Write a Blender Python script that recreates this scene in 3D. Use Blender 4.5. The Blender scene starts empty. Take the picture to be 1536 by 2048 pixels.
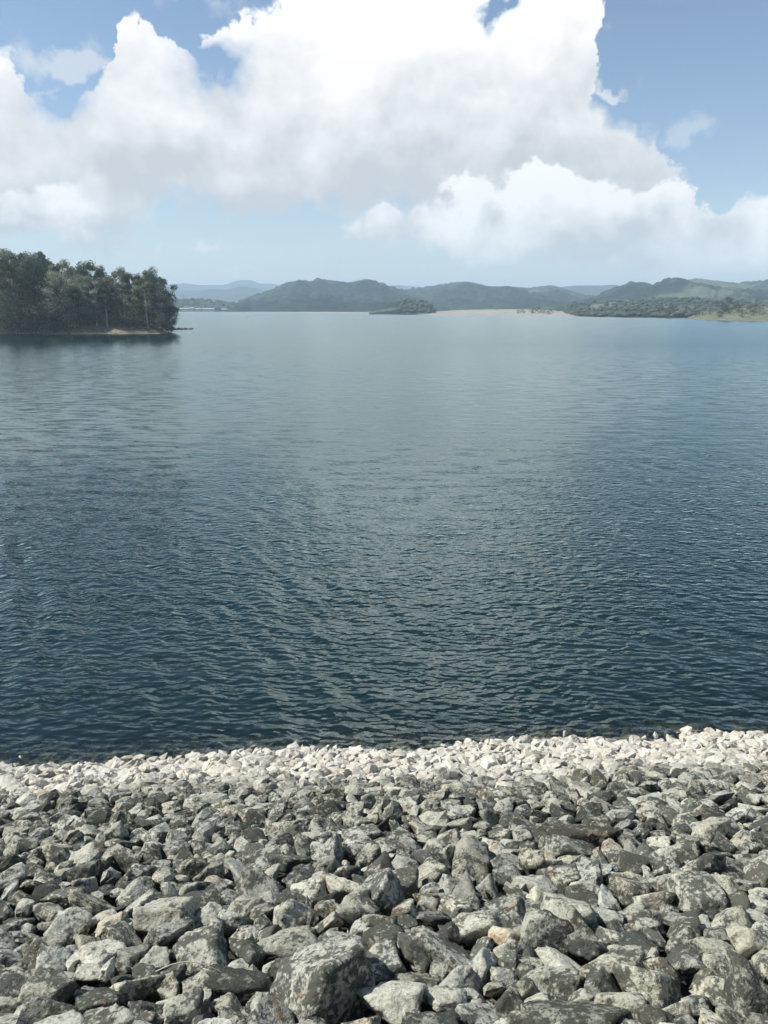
import bpy, bmesh, math, random
import numpy as np
from mathutils import Vector, Matrix, Euler

SEED = 7
rnd = random.Random(SEED)
rng = np.random.default_rng(SEED)
scene = bpy.context.scene
col = scene.collection

# ------------------------------------------------------------------ camera
CAM_H = 10.0                                  # eye height above the lake
FPX = 1547.0                                  # focal length in pixels of the 1536 x 2048 photograph
PITCH = math.atan((1024 - 612) / FPX)         # horizon at row 612
CP, SP = math.cos(PITCH), math.sin(PITCH)
cam_data = bpy.data.cameras.new('camera')
cam_data.sensor_fit = 'VERTICAL'
cam_data.sensor_height = 36.0
cam_data.lens = 36.0 * FPX / 2048.0
cam_data.clip_start = 0.1
cam_data.clip_end = 60000
cam = bpy.data.objects.new('camera', cam_data)
col.objects.link(cam)
cam.location = (0, 0, CAM_H)
cam.rotation_euler = (math.pi / 2 - PITCH, 0, 0)
scene.camera = cam

# ------------------------------------------------------------------ sky, sun, exposure
TO_SUN = Vector((-0.64, 0.06, 0.74)).normalized()
SUN_EL = math.asin(TO_SUN.z)
SUN_AZ = math.atan2(TO_SUN.x, TO_SUN.y)       # clockwise from +Y
sun_data = bpy.data.lights.new('sun', 'SUN')
sun_data.energy = 5.0
sun_data.angle = math.radians(0.5)
sun_data.color = (1.0, 0.965, 0.895)
sun = bpy.data.objects.new('sun', sun_data)
col.objects.link(sun)
sun.rotation_euler = (-TO_SUN).to_track_quat('-Z', 'Y').to_euler()
sun.location = (0, 0, 60)

scene.view_settings.view_transform = 'Standard'
scene.view_settings.look = 'None'
scene.view_settings.exposure = 0.35
scene.view_settings.gamma = 1.0
scene.view_settings.use_curve_mapping = False
scene.render.film_transparent = False
cy = scene.cycles
cy.use_denoising = True
cy.use_adaptive_sampling = True
cy.adaptive_threshold = 0.02
cy.max_bounces = 5
cy.diffuse_bounces = 2
cy.glossy_bounces = 3
cy.transmission_bounces = 2
cy.transparent_max_bounces = 6
cy.volume_bounces = 2
cy.sample_clamp_indirect = 4.0
cy.caustics_reflective = False
cy.caustics_refractive = False


def px_dir(px, py):
    xr = (px - 768) / FPX
    yu = (1024 - py) / FPX
    return np.array((xr, CP + yu * SP, -SP + yu * CP))


def px_azel(px, py):
    d = px_dir(px, py)
    return math.atan2(d[0], d[1]), math.atan2(d[2], math.hypot(d[0], d[1]))


def px_at(px, py, dist):
    """point on the photograph's ray through (px, py) at ground distance y = dist"""
    d = px_dir(px, py)
    return d * (dist / d[1]) + np.array((0, 0, CAM_H))


class NT:
    """small helper for node trees"""
    def __init__(self, tree):
        self.t = tree
        self.n = tree.nodes
        self.l = tree.links

    def node(self, kind, **kw):
        nd = self.n.new(kind)
        for k, v in kw.items():
            setattr(nd, k, v)
        return nd

    def put(self, sock, v):
        if v is None:
            return
        if isinstance(v, bpy.types.NodeSocket):
            self.l.new(v, sock)
        else:
            sock.default_value = v

    def math(self, op, a, b=None, c=None, clamp=False):
        nd = self.node('ShaderNodeMath', operation=op, use_clamp=clamp)
        self.put(nd.inputs[0], a)
        self.put(nd.inputs[1], b)
        self.put(nd.inputs[2], c)
        return nd.outputs[0]

    def vmath(self, op, a, b=None, scale=None, out=0):
        nd = self.node('ShaderNodeVectorMath', operation=op)
        self.put(nd.inputs[0], a)
        self.put(nd.inputs[1], b)
        if scale is not None:
            self.put(nd.inputs['Scale'], scale)
        return nd.outputs[out]

    def xyz(self, v):
        nd = self.node('ShaderNodeSeparateXYZ')
        self.put(nd.inputs[0], v)
        return nd.outputs

    def comb(self, x, y, z):
        nd = self.node('ShaderNodeCombineXYZ')
        for i, v in enumerate((x, y, z)):
            self.put(nd.inputs[i], v)
        return nd.outputs[0]

    def noise(self, vec, scale, detail=4.0, rough=0.5, lac=2.0, dist=0.0, out='Fac'):
        nd = self.node('ShaderNodeTexNoise')
        self.put(nd.inputs['Vector'], vec)
        nd.inputs['Scale'].default_value = scale
        nd.inputs['Detail'].default_value = detail
        nd.inputs['Roughness'].default_value = rough
        nd.inputs['Lacunarity'].default_value = lac
        nd.inputs['Distortion'].default_value = dist
        return nd.outputs[out]

    def voronoi(self, vec, scale, feature='F1', smooth=None, detail=0.0, out='Distance'):
        nd = self.node('ShaderNodeTexVoronoi', feature=feature)
        self.put(nd.inputs['Vector'], vec)
        nd.inputs['Scale'].default_value = scale
        if detail:
            nd.inputs['Detail'].default_value = detail
        if smooth is not None:
            nd.inputs['Smoothness'].default_value = smooth
        return nd.outputs[out]

    def step(self, v, lo, hi, a=0.0, b=1.0, smooth=True):
        nd = self.node('ShaderNodeMapRange', interpolation_type='SMOOTHSTEP' if smooth else 'LINEAR')
        self.put(nd.inputs['Value'], v)
        for k, x in (('From Min', lo), ('From Max', hi), ('To Min', a), ('To Max', b)):
            self.put(nd.inputs[k], x)
        return nd.outputs[0]

    def mix(self, f, a, b, blend='MIX'):
        nd = self.node('ShaderNodeMix', data_type='RGBA', blend_type=blend)
        nd.clamp_factor = True
        self.put(nd.inputs['Factor'], f)
        for s, v in ((nd.inputs[6], a), (nd.inputs[7], b)):
            if isinstance(v, tuple) and len(v) == 3:
                v = (*v, 1.0)
            self.put(s, v)
        return nd.outputs[2]


world = bpy.data.worlds.new('World')
scene.world = world
world.use_nodes = True
wt = NT(world.node_tree)
wt.n.clear()
sky = wt.node('ShaderNodeTexSky', sky_type='NISHITA')
sky.sun_disc = False
sky.sun_elevation = SUN_EL
sky.sun_rotation = SUN_AZ
sky.altitude = 400
sky.air_density = 1.0
sky.dust_density = 0.4
sky.ozone_density = 1.4

AZ0, AZ1 = math.radians(-40), math.radians(40)
EL0, EL1 = math.radians(-2), math.radians(50)
dirv = wt.vmath('NORMALIZE', wt.node('ShaderNodeTexCoord').outputs['Generated'])

# large, slow warp plus finer curls, so cloud outlines billow
w1 = wt.vmath('SUBTRACT', wt.noise(dirv, 9.0, 2.0, 0.5, out='Color'), (0.5, 0.5, 0.5))
w2 = wt.vmath('SUBTRACT', wt.noise(dirv, 24.0, 5.0, 0.60, out='Color'), (0.5, 0.5, 0.5))
warp = wt.vmath('ADD', wt.vmath('SCALE', w1, scale=0.085), wt.vmath('SCALE', w2, scale=0.075))
dw = wt.vmath('NORMALIZE', wt.vmath('ADD', dirv, warp))
dx, dy, dz = wt.xyz(dw)
az = wt.math('ARCTAN2', dx, dy)
el = wt.math('ARCSINE', dz)
azn = wt.step(az, AZ0, AZ1, smooth=False)
el_true = wt.math('ARCSINE', wt.xyz(dirv)[2])


def curve(pts, closed_at=None):
    """elevation (radians) as a function of azimuth, from photograph points (column, row)"""
    nd = wt.node('ShaderNodeFloatCurve')
    m = nd.mapping
    m.use_clip = True
    ps = []
    for x, y in pts:
        a, e = px_azel(x, y)
        ps.append(((a - AZ0) / (AZ1 - AZ0), (e - EL0) / (EL1 - EL0)))
    ps = sorted((min(max(a, 0), 1), min(max(e, 0), 1)) for a, e in ps)
    c = m.curves[0]
    while len(c.points) > 2:
        c.points.remove(c.points[1])
    c.points[0].location = (0.0, ps[0][1])
    c.points[1].location = (1.0, ps[-1][1])
    for a, e in ps:
        if 0.002 < a < 0.998:
            c.points.new(a, e)
    for p in c.points:
        p.handle_type = 'AUTO_CLAMPED'
    m.update()
    wt.put(nd.inputs['Value'], azn)
    return wt.math('MULTIPLY_ADD', nd.outputs[0], EL1 - EL0, EL0)


def blob(px, py, rx, ry):
    """soft unit bump round a photograph point, radii in photograph pixels"""
    a, e = px_azel(px, py)
    da = wt.math('MULTIPLY', wt.math('SUBTRACT', az, a), FPX / rx)
    de = wt.math('MULTIPLY', wt.math('SUBTRACT', el, e), FPX / ry)
    d2 = wt.math('ADD', wt.math('MULTIPLY', da, da), wt.math('MULTIPLY', de, de))
    return wt.math('EXPONENT', wt.math('MULTIPLY', d2, -1.0))


bottom_main = [(-420, 470), (-200, 478), (0, 482), (100, 478), (190, 480), (250, 462), (290, 446), (380, 434),
               (450, 442), (560, 436), (640, 424), (690, 424), (760, 420), (900, 430), (1536, 430), (1950, 430)]
top_main = [(-420, 140), (-220, 120), (-60, 70), (0, 85), (22, 100), (45, 150), (70, 190), (110, 185), (150, 218),
            (176, 190), (205, 172), (222, 120), (236, 62), (266, 22), (292, 66), (322, 74), (346, 112), (372, 150),
            (392, 70), (430, 42), (480, 30), (505, 14), (520, -50), (545, -220), (610, -440), (730, -620), (880, -680),
            (1010, -560), (1105, -320), (1165, -110), (1192, 40), (1206, 182), (1260, 196), (1285, 214), (1312, 236),
            (1332, 216), (1348, 250), (1360, 318), (1392, 352), (1408, 400), (1416, 440), (1440, 424), (1480, 396),
            (1536, 382), (1700, 372), (1950, 300)]
top_front = [(-420, 700), (600, 520), (626, 478), (648, 448), (676, 424), (712, 408), (760, 400), (800, 404), (824, 386),
             (870, 374), (920, 354), (1000, 350), (1080, 348), (1160, 362), (1240, 366), (1300, 350), (1372, 352), (1404, 386),
             (1418, 436), (1450, 416), (1500, 392), (1536, 384), (1700, 376), (1950, 372)]
bottom_front = [(-420, 500), (600, 470), (680, 478), (760, 484), (850, 497), (940, 513), (1040, 521), (1084, 536), (1180, 546),
                (1300, 554), (1536, 560), (1950, 560)]
top_left = [(-420, 330), (-60, 342), (0, 350), (40, 352), (60, 336), (96, 312), (122, 340), (160, 346), (202, 362), (226, 400),
            (270, 452), (330, 560), (1950, 700)]
bottom_left = [(-420, 470), (-200, 478), (0, 482), (100, 478), (190, 480), (270, 456), (400, 430), (1950, 430)]

# billow height field used for edges, and for light on the puffs (lit from the upper left, where the sun is)
def billow(v, detail):
    return wt.noise(wt.vmath('MULTIPLY', v, (1.0, 1.0, 1.25)), 8.0, detail, 0.54)

vb = wt.vmath('ADD', dirv, wt.vmath('SCALE', w1, scale=0.04))
b0 = billow(vb, 6.0)
b1 = billow(wt.vmath('ADD', vb, (-0.018, 0.0, 0.022)), 5.0)
lit = wt.math('SUBTRACT', b0, b1)                     # > 0 on the sides that face the sun
soft = wt.noise(wt.vmath('MULTIPLY', dirv, (1.0, 1.0, 1.9)), 5.0, 2.0, 0.5)
puff = wt.noise(dirv, 34.0, 5.0, 0.6)
bil = wt.math('ADD', wt.math('MULTIPLY', wt.math('ADD', b0, -0.5), 1.2), wt.math('MULTIPLY', wt.math('ADD', puff, -0.5), 0.75))


def layer(top, bottom, tall, amp, wt_top, wt_bot, fray=6.5):
    dt = wt.math('ADD', wt.math('SUBTRACT', top, el), wt.math('MULTIPLY', bil, amp))
    db = wt.math('ADD', wt.math('SUBTRACT', el, bottom), wt.math('MULTIPLY', bil, amp * 0.35))
    wide = wt.step(soft, 0.38, 0.66, wt_top, wt_top * fray)          # crisp heads, and frayed soft edges between them
    a = wt.math('MULTIPLY', wt.step(dt, -0.15 * wt_top, wide), wt.step(db, -0.3 * wt_bot, wt_bot))
    h = wt.math('DIVIDE', wt.math('SUBTRACT', el, bottom), tall)
    return a, h


L1a, L1h = layer(curve(top_main), curve(bottom_main), 0.155, 0.036, 0.0065, 0.022)
L2a, L2h = layer(curve(top_front), curve(bottom_front), 0.075, 0.028, 0.007, 0.022, 3.0)
L3a, L3h = layer(curve(top_left), curve(bottom_left), 0.068, 0.020, 0.012, 0.024)

# blue gaps, and the small loose clouds
gap = wt.math('ADD', blob(414, 132, 50, 40), wt.math('ADD', blob(1006, 18, 24, 22), blob(126, 212, 44, 26)))
gap = wt.math('MULTIPLY', gap, 1.5, clamp=True)
L1a = wt.math('MULTIPLY', L1a, wt.math('SUBTRACT', 1.0, gap))


def wisp(px, py, rx, ry, strength):
    v = wt.math('ADD', blob(px, py, rx, ry), wt.math('MULTIPLY', bil, 1.6))
    return wt.math('MULTIPLY', wt.step(v, 0.30, 0.95), strength)


wisps = wisp(150, 128, 80, 22, 0.55)
for w in ((398, 492, 52, 17, 0.8), (298, 484, 18, 8, 0.5), (1240, 168, 50, 14, 0.7), (1385, 250, 30, 26, 0.35),
          (470, 566, 90, 10, 0.45), (790, 574, 60, 8, 0.4), (1000, 540, 60, 7, 0.3)):
    wisps = wt.math('MAXIMUM', wisps, wisp(*w))

# the rest of the dome carries the same broken cumulus
d0x, d0y, d0z = wt.xyz(dirv)
zc = wt.math('ADD', wt.math('MAXIMUM', d0z, 0.0), 0.16)
plane = wt.comb(wt.math('DIVIDE', d0x, zc), wt.math('DIVIDE', d0y, zc), 3.7)
gen = wt.noise(plane, 0.62, 5.0, 0.55)
azt = wt.math('ABSOLUTE', wt.math('ARCTAN2', d0x, d0y))
outside = wt.math('MAXIMUM', wt.step(azt, math.radians(31), math.radians(44)), wt.step(el_true, math.radians(30), math.radians(44)))
genA = wt.math('MULTIPLY', wt.math('MULTIPLY', wt.step(gen, 0.56, 0.68), outside), wt.step(d0z, 0.0, 0.06))

WHITE = (0.85, 0.85, 0.845)
GREY = (0.50, 0.52, 0.545)


def shade(h, lo, hi, k=1.0):
    v = wt.math('ADD', h, wt.math('MULTIPLY', lit, 3.6 * k))
    v = wt.math('ADD', v, wt.math('MULTIPLY', wt.math('ADD', soft, -0.5), 1.6))
    v = wt.math('ADD', v, wt.math('MULTIPLY', wt.math('ADD', puff, -0.5), 0.8))
    return wt.mix(wt.step(v, lo, hi, smooth=False), GREY, WHITE)


L1h = wt.math('ADD', L1h, wt.math('MULTIPLY', wt.math('ADD', blob(300, 240, 60, 60), blob(690, 120, 300, 120)), 0.35))
L1h = wt.math('SUBTRACT', L1h, wt.math('MULTIPLY', wt.math('ADD', blob(520, 330, 330, 80), wt.math('ADD', blob(1010, 290, 250, 70), blob(1160, 90, 50, 110))), 0.30))
c1 = shade(L1h, -0.20, 1.45)
# the high sunlit heads of the big bank are far brighter than its shaded base
c1 = wt.vmath('SCALE', c1, scale=wt.step(el_true, math.radians(15), math.radians(25), 1.0, 2.4))
L2h = wt.math('SUBTRACT', L2h, wt.math('MULTIPLY', wt.math('ADD', blob(985, 415, 26, 26), wt.math('ADD', blob(1340, 480, 160, 60), blob(728, 434, 14, 20))), 0.55))
c2 = shade(L2h, -0.30, 0.95)
c3 = shade(L3h, -0.15, 0.85)
cg = shade(wt.math('MULTIPLY', wt.math('SUBTRACT', 0.72, gen), 4.0), 0.0, 0.9)
cw = wt.mix(0.6, GREY, WHITE)

# thin far-off cloud lying low round the whole horizon
veil = wt.math('MULTIPLY', wt.step(el_true, math.radians(8.0), math.radians(0.5)), 0.62)
veil = wt.math('MULTIPLY', veil, wt.step(soft, 0.25, 0.65, 0.75, 1.0))
alpha = wt.math('MAXIMUM', genA, veil)
colr = wt.mix(wt.math('DIVIDE', genA, wt.math('MAXIMUM', alpha, 0.001)), (0.55, 0.59, 0.62), cg)
for a, c in ((wisps, cw), (L1a, c1), (L3a, c3), (L2a, c2)):
    colr = wt.mix(wt.math('DIVIDE', a, wt.math('MAXIMUM', wt.math('SUBTRACT', wt.math('ADD', a, alpha), wt.math('MULTIPLY', a, alpha)), 0.001)), colr, c)
    alpha = wt.math('SUBTRACT', wt.math('ADD', a, alpha), wt.math('MULTIPLY', a, alpha))

bg_sky = wt.node('ShaderNodeBackground')
wt.put(bg_sky.inputs['Color'], sky.outputs[0])
bg_sky.inputs['Strength'].default_value = 0.10
bg_cloud = wt.node('ShaderNodeBackground')
wt.put(bg_cloud.inputs['Color'], colr)
bg_cloud.inputs['Strength'].default_value = 1.0
mixs = wt.node('ShaderNodeMixShader')
wt.put(mixs.inputs[0], alpha)
wt.l.new(bg_sky.outputs[0], mixs.inputs[1])
wt.l.new(bg_cloud.outputs[0], mixs.inputs[2])
wout = wt.node('ShaderNodeOutputWorld')
wt.l.new(mixs.outputs[0], wout.inputs['Surface'])
world.cycles.sampling_method = 'MANUAL'
world.cycles.sample_map_resolution = 512

# ------------------------------------------------------------------ helpers
def hash3(ix, iy, iz, seed):
    h = (ix.astype(np.int64) * 374761393 + iy.astype(np.int64) * 668265263 + iz.astype(np.int64) * 2147483647 + seed * 144665) & 0xFFFFFFFF
    h = ((h ^ (h >> 13)) * 1274126177) & 0xFFFFFFFF
    return ((h ^ (h >> 16)) & 0xFFFF) / 65535.0


def vnoise(p, seed=0):
    """value noise in -1..1 for an (n, 3) array"""
    i = np.floor(p)
    f = p - i
    f = f * f * f * (f * (f * 6 - 15) + 10)
    x0, y0, z0 = i[:, 0], i[:, 1], i[:, 2]
    r = 0
    for a in (0, 1):
        for b in (0, 1):
            for c in (0, 1):
                w = (f[:, 0] if a else 1 - f[:, 0]) * (f[:, 1] if b else 1 - f[:, 1]) * (f[:, 2] if c else 1 - f[:, 2])
                r = r + w * hash3(x0 + a, y0 + b, z0 + c, seed)
    return r * 2 - 1


def fbm(p, octaves=4, seed=0, gain=0.5):
    r, a, s = 0, 1.0, 1.0
    for o in range(octaves):
        r = r + a * vnoise(p * s + 17.3 * o, seed + o)
        a *= gain
        s *= 2.03
    return r


def fbm2(x, y, octaves=4, seed=0, gain=0.5):
    p = np.stack([np.ravel(x), np.ravel(y), np.zeros(np.size(x)) + 0.37], 1)
    return fbm(p, octaves, seed, gain).reshape(np.shape(x))


def mesh_np(name, verts, faces, mat, smooth=True):
    """verts (n,3), faces (m,k) all with k corners"""
    me = bpy.data.meshes.new(name)
    verts = np.asarray(verts, np.float32)
    faces = np.asarray(faces, np.int32)
    k = faces.shape[1]
    me.vertices.add(len(verts))
    me.vertices.foreach_set('co', verts.ravel())
    me.loops.add(faces.size)
    me.loops.foreach_set('vertex_index', faces.ravel())
    me.polygons.add(len(faces))
    me.polygons.foreach_set('loop_start', np.arange(0, faces.size, k, dtype=np.int32))
    me.polygons.foreach_set('loop_total', np.full(len(faces), k, np.int32))
    me.polygons.foreach_set('use_smooth', np.full(len(faces), smooth, bool))
    me.update(calc_edges=True)
    if mat:
        me.materials.append(mat)
    return me


def link(name, data, parent=None, loc=None):
    o = bpy.data.objects.new(name, data)
    col.objects.link(o)
    if parent:
        o.parent = parent
    if loc is not None:
        o.location = loc
    return o


def tag(o, label=None, cat=None, group=None, kind=None):
    for k, v in (('label', label), ('category', cat), ('group', group), ('kind', kind)):
        if v:
            o[k] = v
    return o


def grid_faces(nr, nc):
    i = np.arange(nr * nc).reshape(nr, nc)
    return np.stack([i[:-1, :-1].ravel(), i[:-1, 1:].ravel(), i[1:, 1:].ravel(), i[1:, :-1].ravel()], 1)


def new_mat(name):
    m = bpy.data.materials.new(name)
    m.use_nodes = True
    t = NT(m.node_tree)
    t.n.clear()
    out = t.node('ShaderNodeOutputMaterial')
    return m, t, out


def principled(t, out, color, rough=0.8, bump=None, bump_strength=0.5, bump_dist=0.02, spec=0.3):
    b = t.node('ShaderNodeBsdfPrincipled')
    if isinstance(color, tuple):
        color = (*color[:3], 1.0)
    t.put(b.inputs['Base Color'], color)
    t.put(b.inputs['Roughness'], rough)
    b.inputs['Specular IOR Level'].default_value = spec
    if bump is not None:
        bn = t.node('ShaderNodeBump')
        bn.inputs['Strength'].default_value = bump_strength
        bn.inputs['Distance'].default_value = bump_dist
        t.put(bn.inputs['Height'], bump)
        t.l.new(bn.outputs[0], b.inputs['Normal'])
    t.l.new(b.outputs[0], out.inputs['Surface'])
    return b


# ------------------------------------------------------------------ dam geometry
def px_on_water(px, py):
    d = px_dir(px, py)
    return d[:2] * (CAM_H / -d[2])


SH_A = px_on_water(0, 1534)                               # the water's edge at both sides of the photograph
SH_B = px_on_water(1536, 1470)
S_AX = (SH_B - SH_A) / np.linalg.norm(SH_B - SH_A)       # along the shore
N_AX = np.array((-S_AX[1], S_AX[0]))                      # towards the lake
N0 = float(SH_A @ N_AX)                                   # shore line: p . N_AX = N0
TAN = 0.42


def slope_z(n):
    return TAN * (N0 - n)


def sn_to_world(s, n, h=0.0):
    p = S_AX * s + N_AX * n
    return np.array((p[0], p[1], slope_z(n) + h))


SLOPE_N = np.array((N_AX[0] * TAN, N_AX[1] * TAN, 1.0))
SLOPE_N /= np.linalg.norm(SLOPE_N)
S3 = np.array((S_AX[0], S_AX[1], 0.0))
UP3 = np.cross(S3, SLOPE_N)
if UP3[2] > 0:
    UP3 = -UP3                                            # down the slope, towards the lake
SLOPE_M = Matrix((S3, UP3, SLOPE_N)).transposed()


def px_on_slope(px, py, lift=0.0):
    """where the photograph's ray meets the dam face: s, n, distance along the optical axis"""
    d = px_dir(px, py)
    nd = float(d[:2] @ N_AX)
    t = (CAM_H - lift - TAN * N0) / (-d[2] - TAN * nd)
    p = d[:2] * t
    return float(p @ S_AX), float(p @ N_AX), t


def project(p):
    q = np.asarray(p, float) - np.array((0, 0, CAM_H))
    zc = q[..., 1] * CP - q[..., 2] * SP
    yc = q[..., 1] * SP + q[..., 2] * CP
    return 768 + FPX * q[..., 0] / zc, 1024 - FPX * yc / zc, zc


# ------------------------------------------------------------------ lake
def build_lake():
    m, t, out = new_mat('lake_water')
    pos = t.node('ShaderNodeNewGeometry').outputs['Position']
    nrm = t.node('ShaderNodeNewGeometry').outputs['Normal']

    def slopes(ang, stretch, scale, amp, detail, eps, seed):
        mats = []
        vals = []
        for off in ((0, 0, 0), (eps, 0, 0), (0, eps, 0)):
            mp = t.node('ShaderNodeMapping')
            mp.vector_type = 'POINT'
            v = t.vmath('ADD', pos, (off[0], off[1], 0.0))
            t.put(mp.inputs['Vector'], v)
            mp.inputs['Rotation'].default_value = (0, 0, ang)
            mp.inputs['Scale'].default_value = (stretch, 1.0, 1.0)
            mp.inputs['Location'].default_value = (seed, seed * 0.7, seed * 1.3)
            vals.append(t.noise(mp.outputs[0], scale, detail, 0.5))
        k = amp / (eps * scale)
        sx = t.math('MULTIPLY', t.math('SUBTRACT', vals[1], vals[0]), k)
        sy = t.math('MULTIPLY', t.math('SUBTRACT', vals[2], vals[0]), k)
        return t.comb(sx, sy, 0.0)

    # crests run down to the right; three ripple sizes, gathered in groups, with calmer and rougher patches
    def groups(scale, stretch, ang, lo, hi, a, b):
        mp = t.node('ShaderNodeMapping')
        t.put(mp.inputs['Vector'], pos)
        mp.inputs['Rotation'].default_value = (0, 0, ang)
        mp.inputs['Scale'].default_value = (stretch, 1.0, 1.0)
        return t.step(t.noise(mp.outputs[0], scale, 2.0, 0.6), lo, hi, a, b)

    patch = t.step(t.noise(pos, 0.03, 3.0, 0.55), 0.3, 0.7, 0.75, 1.15)
    along = t.vmath('DOT_PRODUCT', pos, (float(N_AX[0]), float(N_AX[1]), 0.0), out=1)
    g1 = groups(0.9, 0.35, math.radians(26), 0.45, 0.66, t.step(along, 22.0, 70.0, 0.8, 0.35), 1.9)
    s = slopes(math.radians(24), 0.45, 0.75, 0.035, 1.0, 0.05, 3.0)
    s2 = slopes(math.radians(16), 0.55, 4.0, 0.18, 1.0, 0.02, 11.0)
    s2 = t.vmath('SCALE', s2, scale=t.step(along, 18.0, 75.0, 1.9, 0.72))
    s3 = slopes(math.radians(32), 0.6, 10.0, 0.13, 1.0, 0.006, 23.0)
    s = t.vmath('ADD', s, t.vmath('SCALE', t.vmath('ADD', s2, s3), scale=g1))
    chop = t.math('MULTIPLY', patch, t.step(along, 18.0, 70.0, 1.35, 1.0))      # steeper ripples in towards the dam
    s = t.vmath('SCALE', s, scale=chop)
    # out on the open lake normals are tilted towards the dam to catch brighter sky
    s = t.vmath('SCALE', s, scale=t.step(along, 45.0, 220.0, 1.0, 0.5, smooth=False))
    lean = t.step(along, 35.0, 200.0, 0.0, 0.072, smooth=False)
    s = t.vmath('ADD', s, t.comb(0.0, lean, 0.0))
    # no ripple stands steeper than it can before it breaks
    s = t.vmath('SCALE', s, scale=t.math('MINIMUM', 1.0, t.math('DIVIDE', 0.33, t.math('MAXIMUM', t.vmath('LENGTH', s, out=1), 0.001))))
    nn = t.vmath('NORMALIZE', t.vmath('SUBTRACT', nrm, s))

    gl = t.node('ShaderNodeBsdfGlossy')
    gl.inputs['Color'].default_value = (0.87, 0.985, 0.97, 1)
    gl.inputs['Roughness'].default_value = 0.06
    t.l.new(nn, gl.inputs['Normal'])
    body = t.node('ShaderNodeBsdfDiffuse')
    body.inputs['Color'].default_value = (0.003, 0.014, 0.0135, 1)
    # the bottom shows through only where the water is shallow, at the foot of the stones
    depth = t.math('MULTIPLY', t.math('SUBTRACT', along, N0), TAN)
    opaque = t.math('SUBTRACT', 1.0, t.math('EXPONENT', t.math('MULTIPLY', t.math('MAXIMUM', depth, 0.0), -1.9)))
    tr = t.node('ShaderNodeBsdfTransparent')
    tr.inputs['Color'].default_value = (0.74, 0.80, 0.70, 1)
    mx = t.node('ShaderNodeMixShader')
    t.put(mx.inputs[0], opaque)
    t.l.new(tr.outputs[0], mx.inputs[1])
    t.l.new(body.outputs[0], mx.inputs[2])
    fr = t.node('ShaderNodeFresnel')
    fr.inputs['IOR'].default_value = 1.50
    t.l.new(nn, fr.inputs['Normal'])
    m2 = t.node('ShaderNodeMixShader')
    t.l.new(fr.outputs[0], m2.inputs[0])
    t.l.new(mx.outputs[0], m2.inputs[1])
    t.l.new(gl.outputs[0], m2.inputs[2])
    t.l.new(m2.outputs[0], out.inputs['Surface'])

    nc = 640
    u = np.linspace(-1.05, 1.05, nc)
    # rows: even steps on the retina near by, then out to beyond the far shore
    row_px = np.concatenate([np.linspace(1640, 700, 520), np.linspace(695, 620, 60)])
    d = []
    for py in row_px:
        r = px_dir(768, py)
        d.append(CAM_H / (-r[2]) * r[1])
    d = np.array(d + [3000, 5000, 9000, 14000])
    nr = len(d)
    Y = np.repeat(d[:, None], nc, 1)
    # the near rows follow the shore line
    shift = np.clip((40 - Y) / 25, 0, 1)
    X = u[None, :] * Y
    Y = Y + shift * X * (S_AX[1] / S_AX[0])
    cell = np.maximum(np.gradient(d)[:, None] * 1.0, (d * 2.1 / nc)[:, None])
    Z = np.zeros_like(X)
    gust = 0.7 + 0.6 * fbm2(X * 0.05, Y * 0.05, 3, 5)
    gust = np.clip(gust, 0.25, 1.5)
    wr = np.random.default_rng(3)
    comps = []
    for i in range(26):          # chop whose crests run across the view, falling to the right
        lam = 0.45 * (1.7 / 0.45) ** wr.random()
        comps.append((lam, math.radians(64 + wr.normal() * 16), 0.0044 * lam ** 1.0))
    for i in range(14):          # an older train crossing it from the left
        lam = 0.7 * (1.8 / 0.7) ** wr.random()
        comps.append((lam, math.radians(25 + wr.normal() * 7), 0.0085 * lam ** 1.0))
    for lam, ang, amp in comps:
        k = 2 * math.pi / lam
        fade = np.clip((lam / cell - 2.5) / 2.5, 0, 1)
        ph = k * (X * math.cos(ang) + Y * math.sin(ang)) + wr.random() * 6.283
        wob = 0.9 * fbm2(X * 0.12 + wr.random() * 50, Y * 0.12, 1, int(wr.integers(999))) if lam > 0.8 else 0
        Z += fade * amp * (np.sin(ph + wob) + 0.18 * np.sin(2 * (ph + wob) + 1.3))
    shore_fade = np.clip(((X * N_AX[0] + Y * N_AX[1]) - N0 + 0.8) / 3.0, 0.25, 1)
    Z = Z * 0.6 * gust * shore_fade
    me = mesh_np('lake', np.stack([X.ravel(), Y.ravel(), Z.ravel()], 1), grid_faces(nr, nc), m)
    o = link('lake', me)
    tag(o, 'wind-rippled blue-green lake stretching from the dam to the far hills', None, None, 'structure')
    return o


build_lake()

# ------------------------------------------------------------------ ground materials
def land_material(name, a, b, c, scale, bump_scale=None, bdist=1.0):
    m, t, out = new_mat(name)
    pos = t.node('ShaderNodeNewGeometry').outputs['Position']
    n1 = t.noise(pos, scale, 5.0, 0.6)
    n2 = t.noise(pos, scale * 9, 4.0, 0.6)
    c1_ = t.mix(t.step(n1, 0.40, 0.60), a, b)
    c2_ = t.mix(t.step(n2, 0.42, 0.68), c1_, c)
    principled(t, out, c2_, 0.95, t.noise(pos, bump_scale or scale * 20, 4.0, 0.6), 0.7, bdist, 0.1)
    return m


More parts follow.
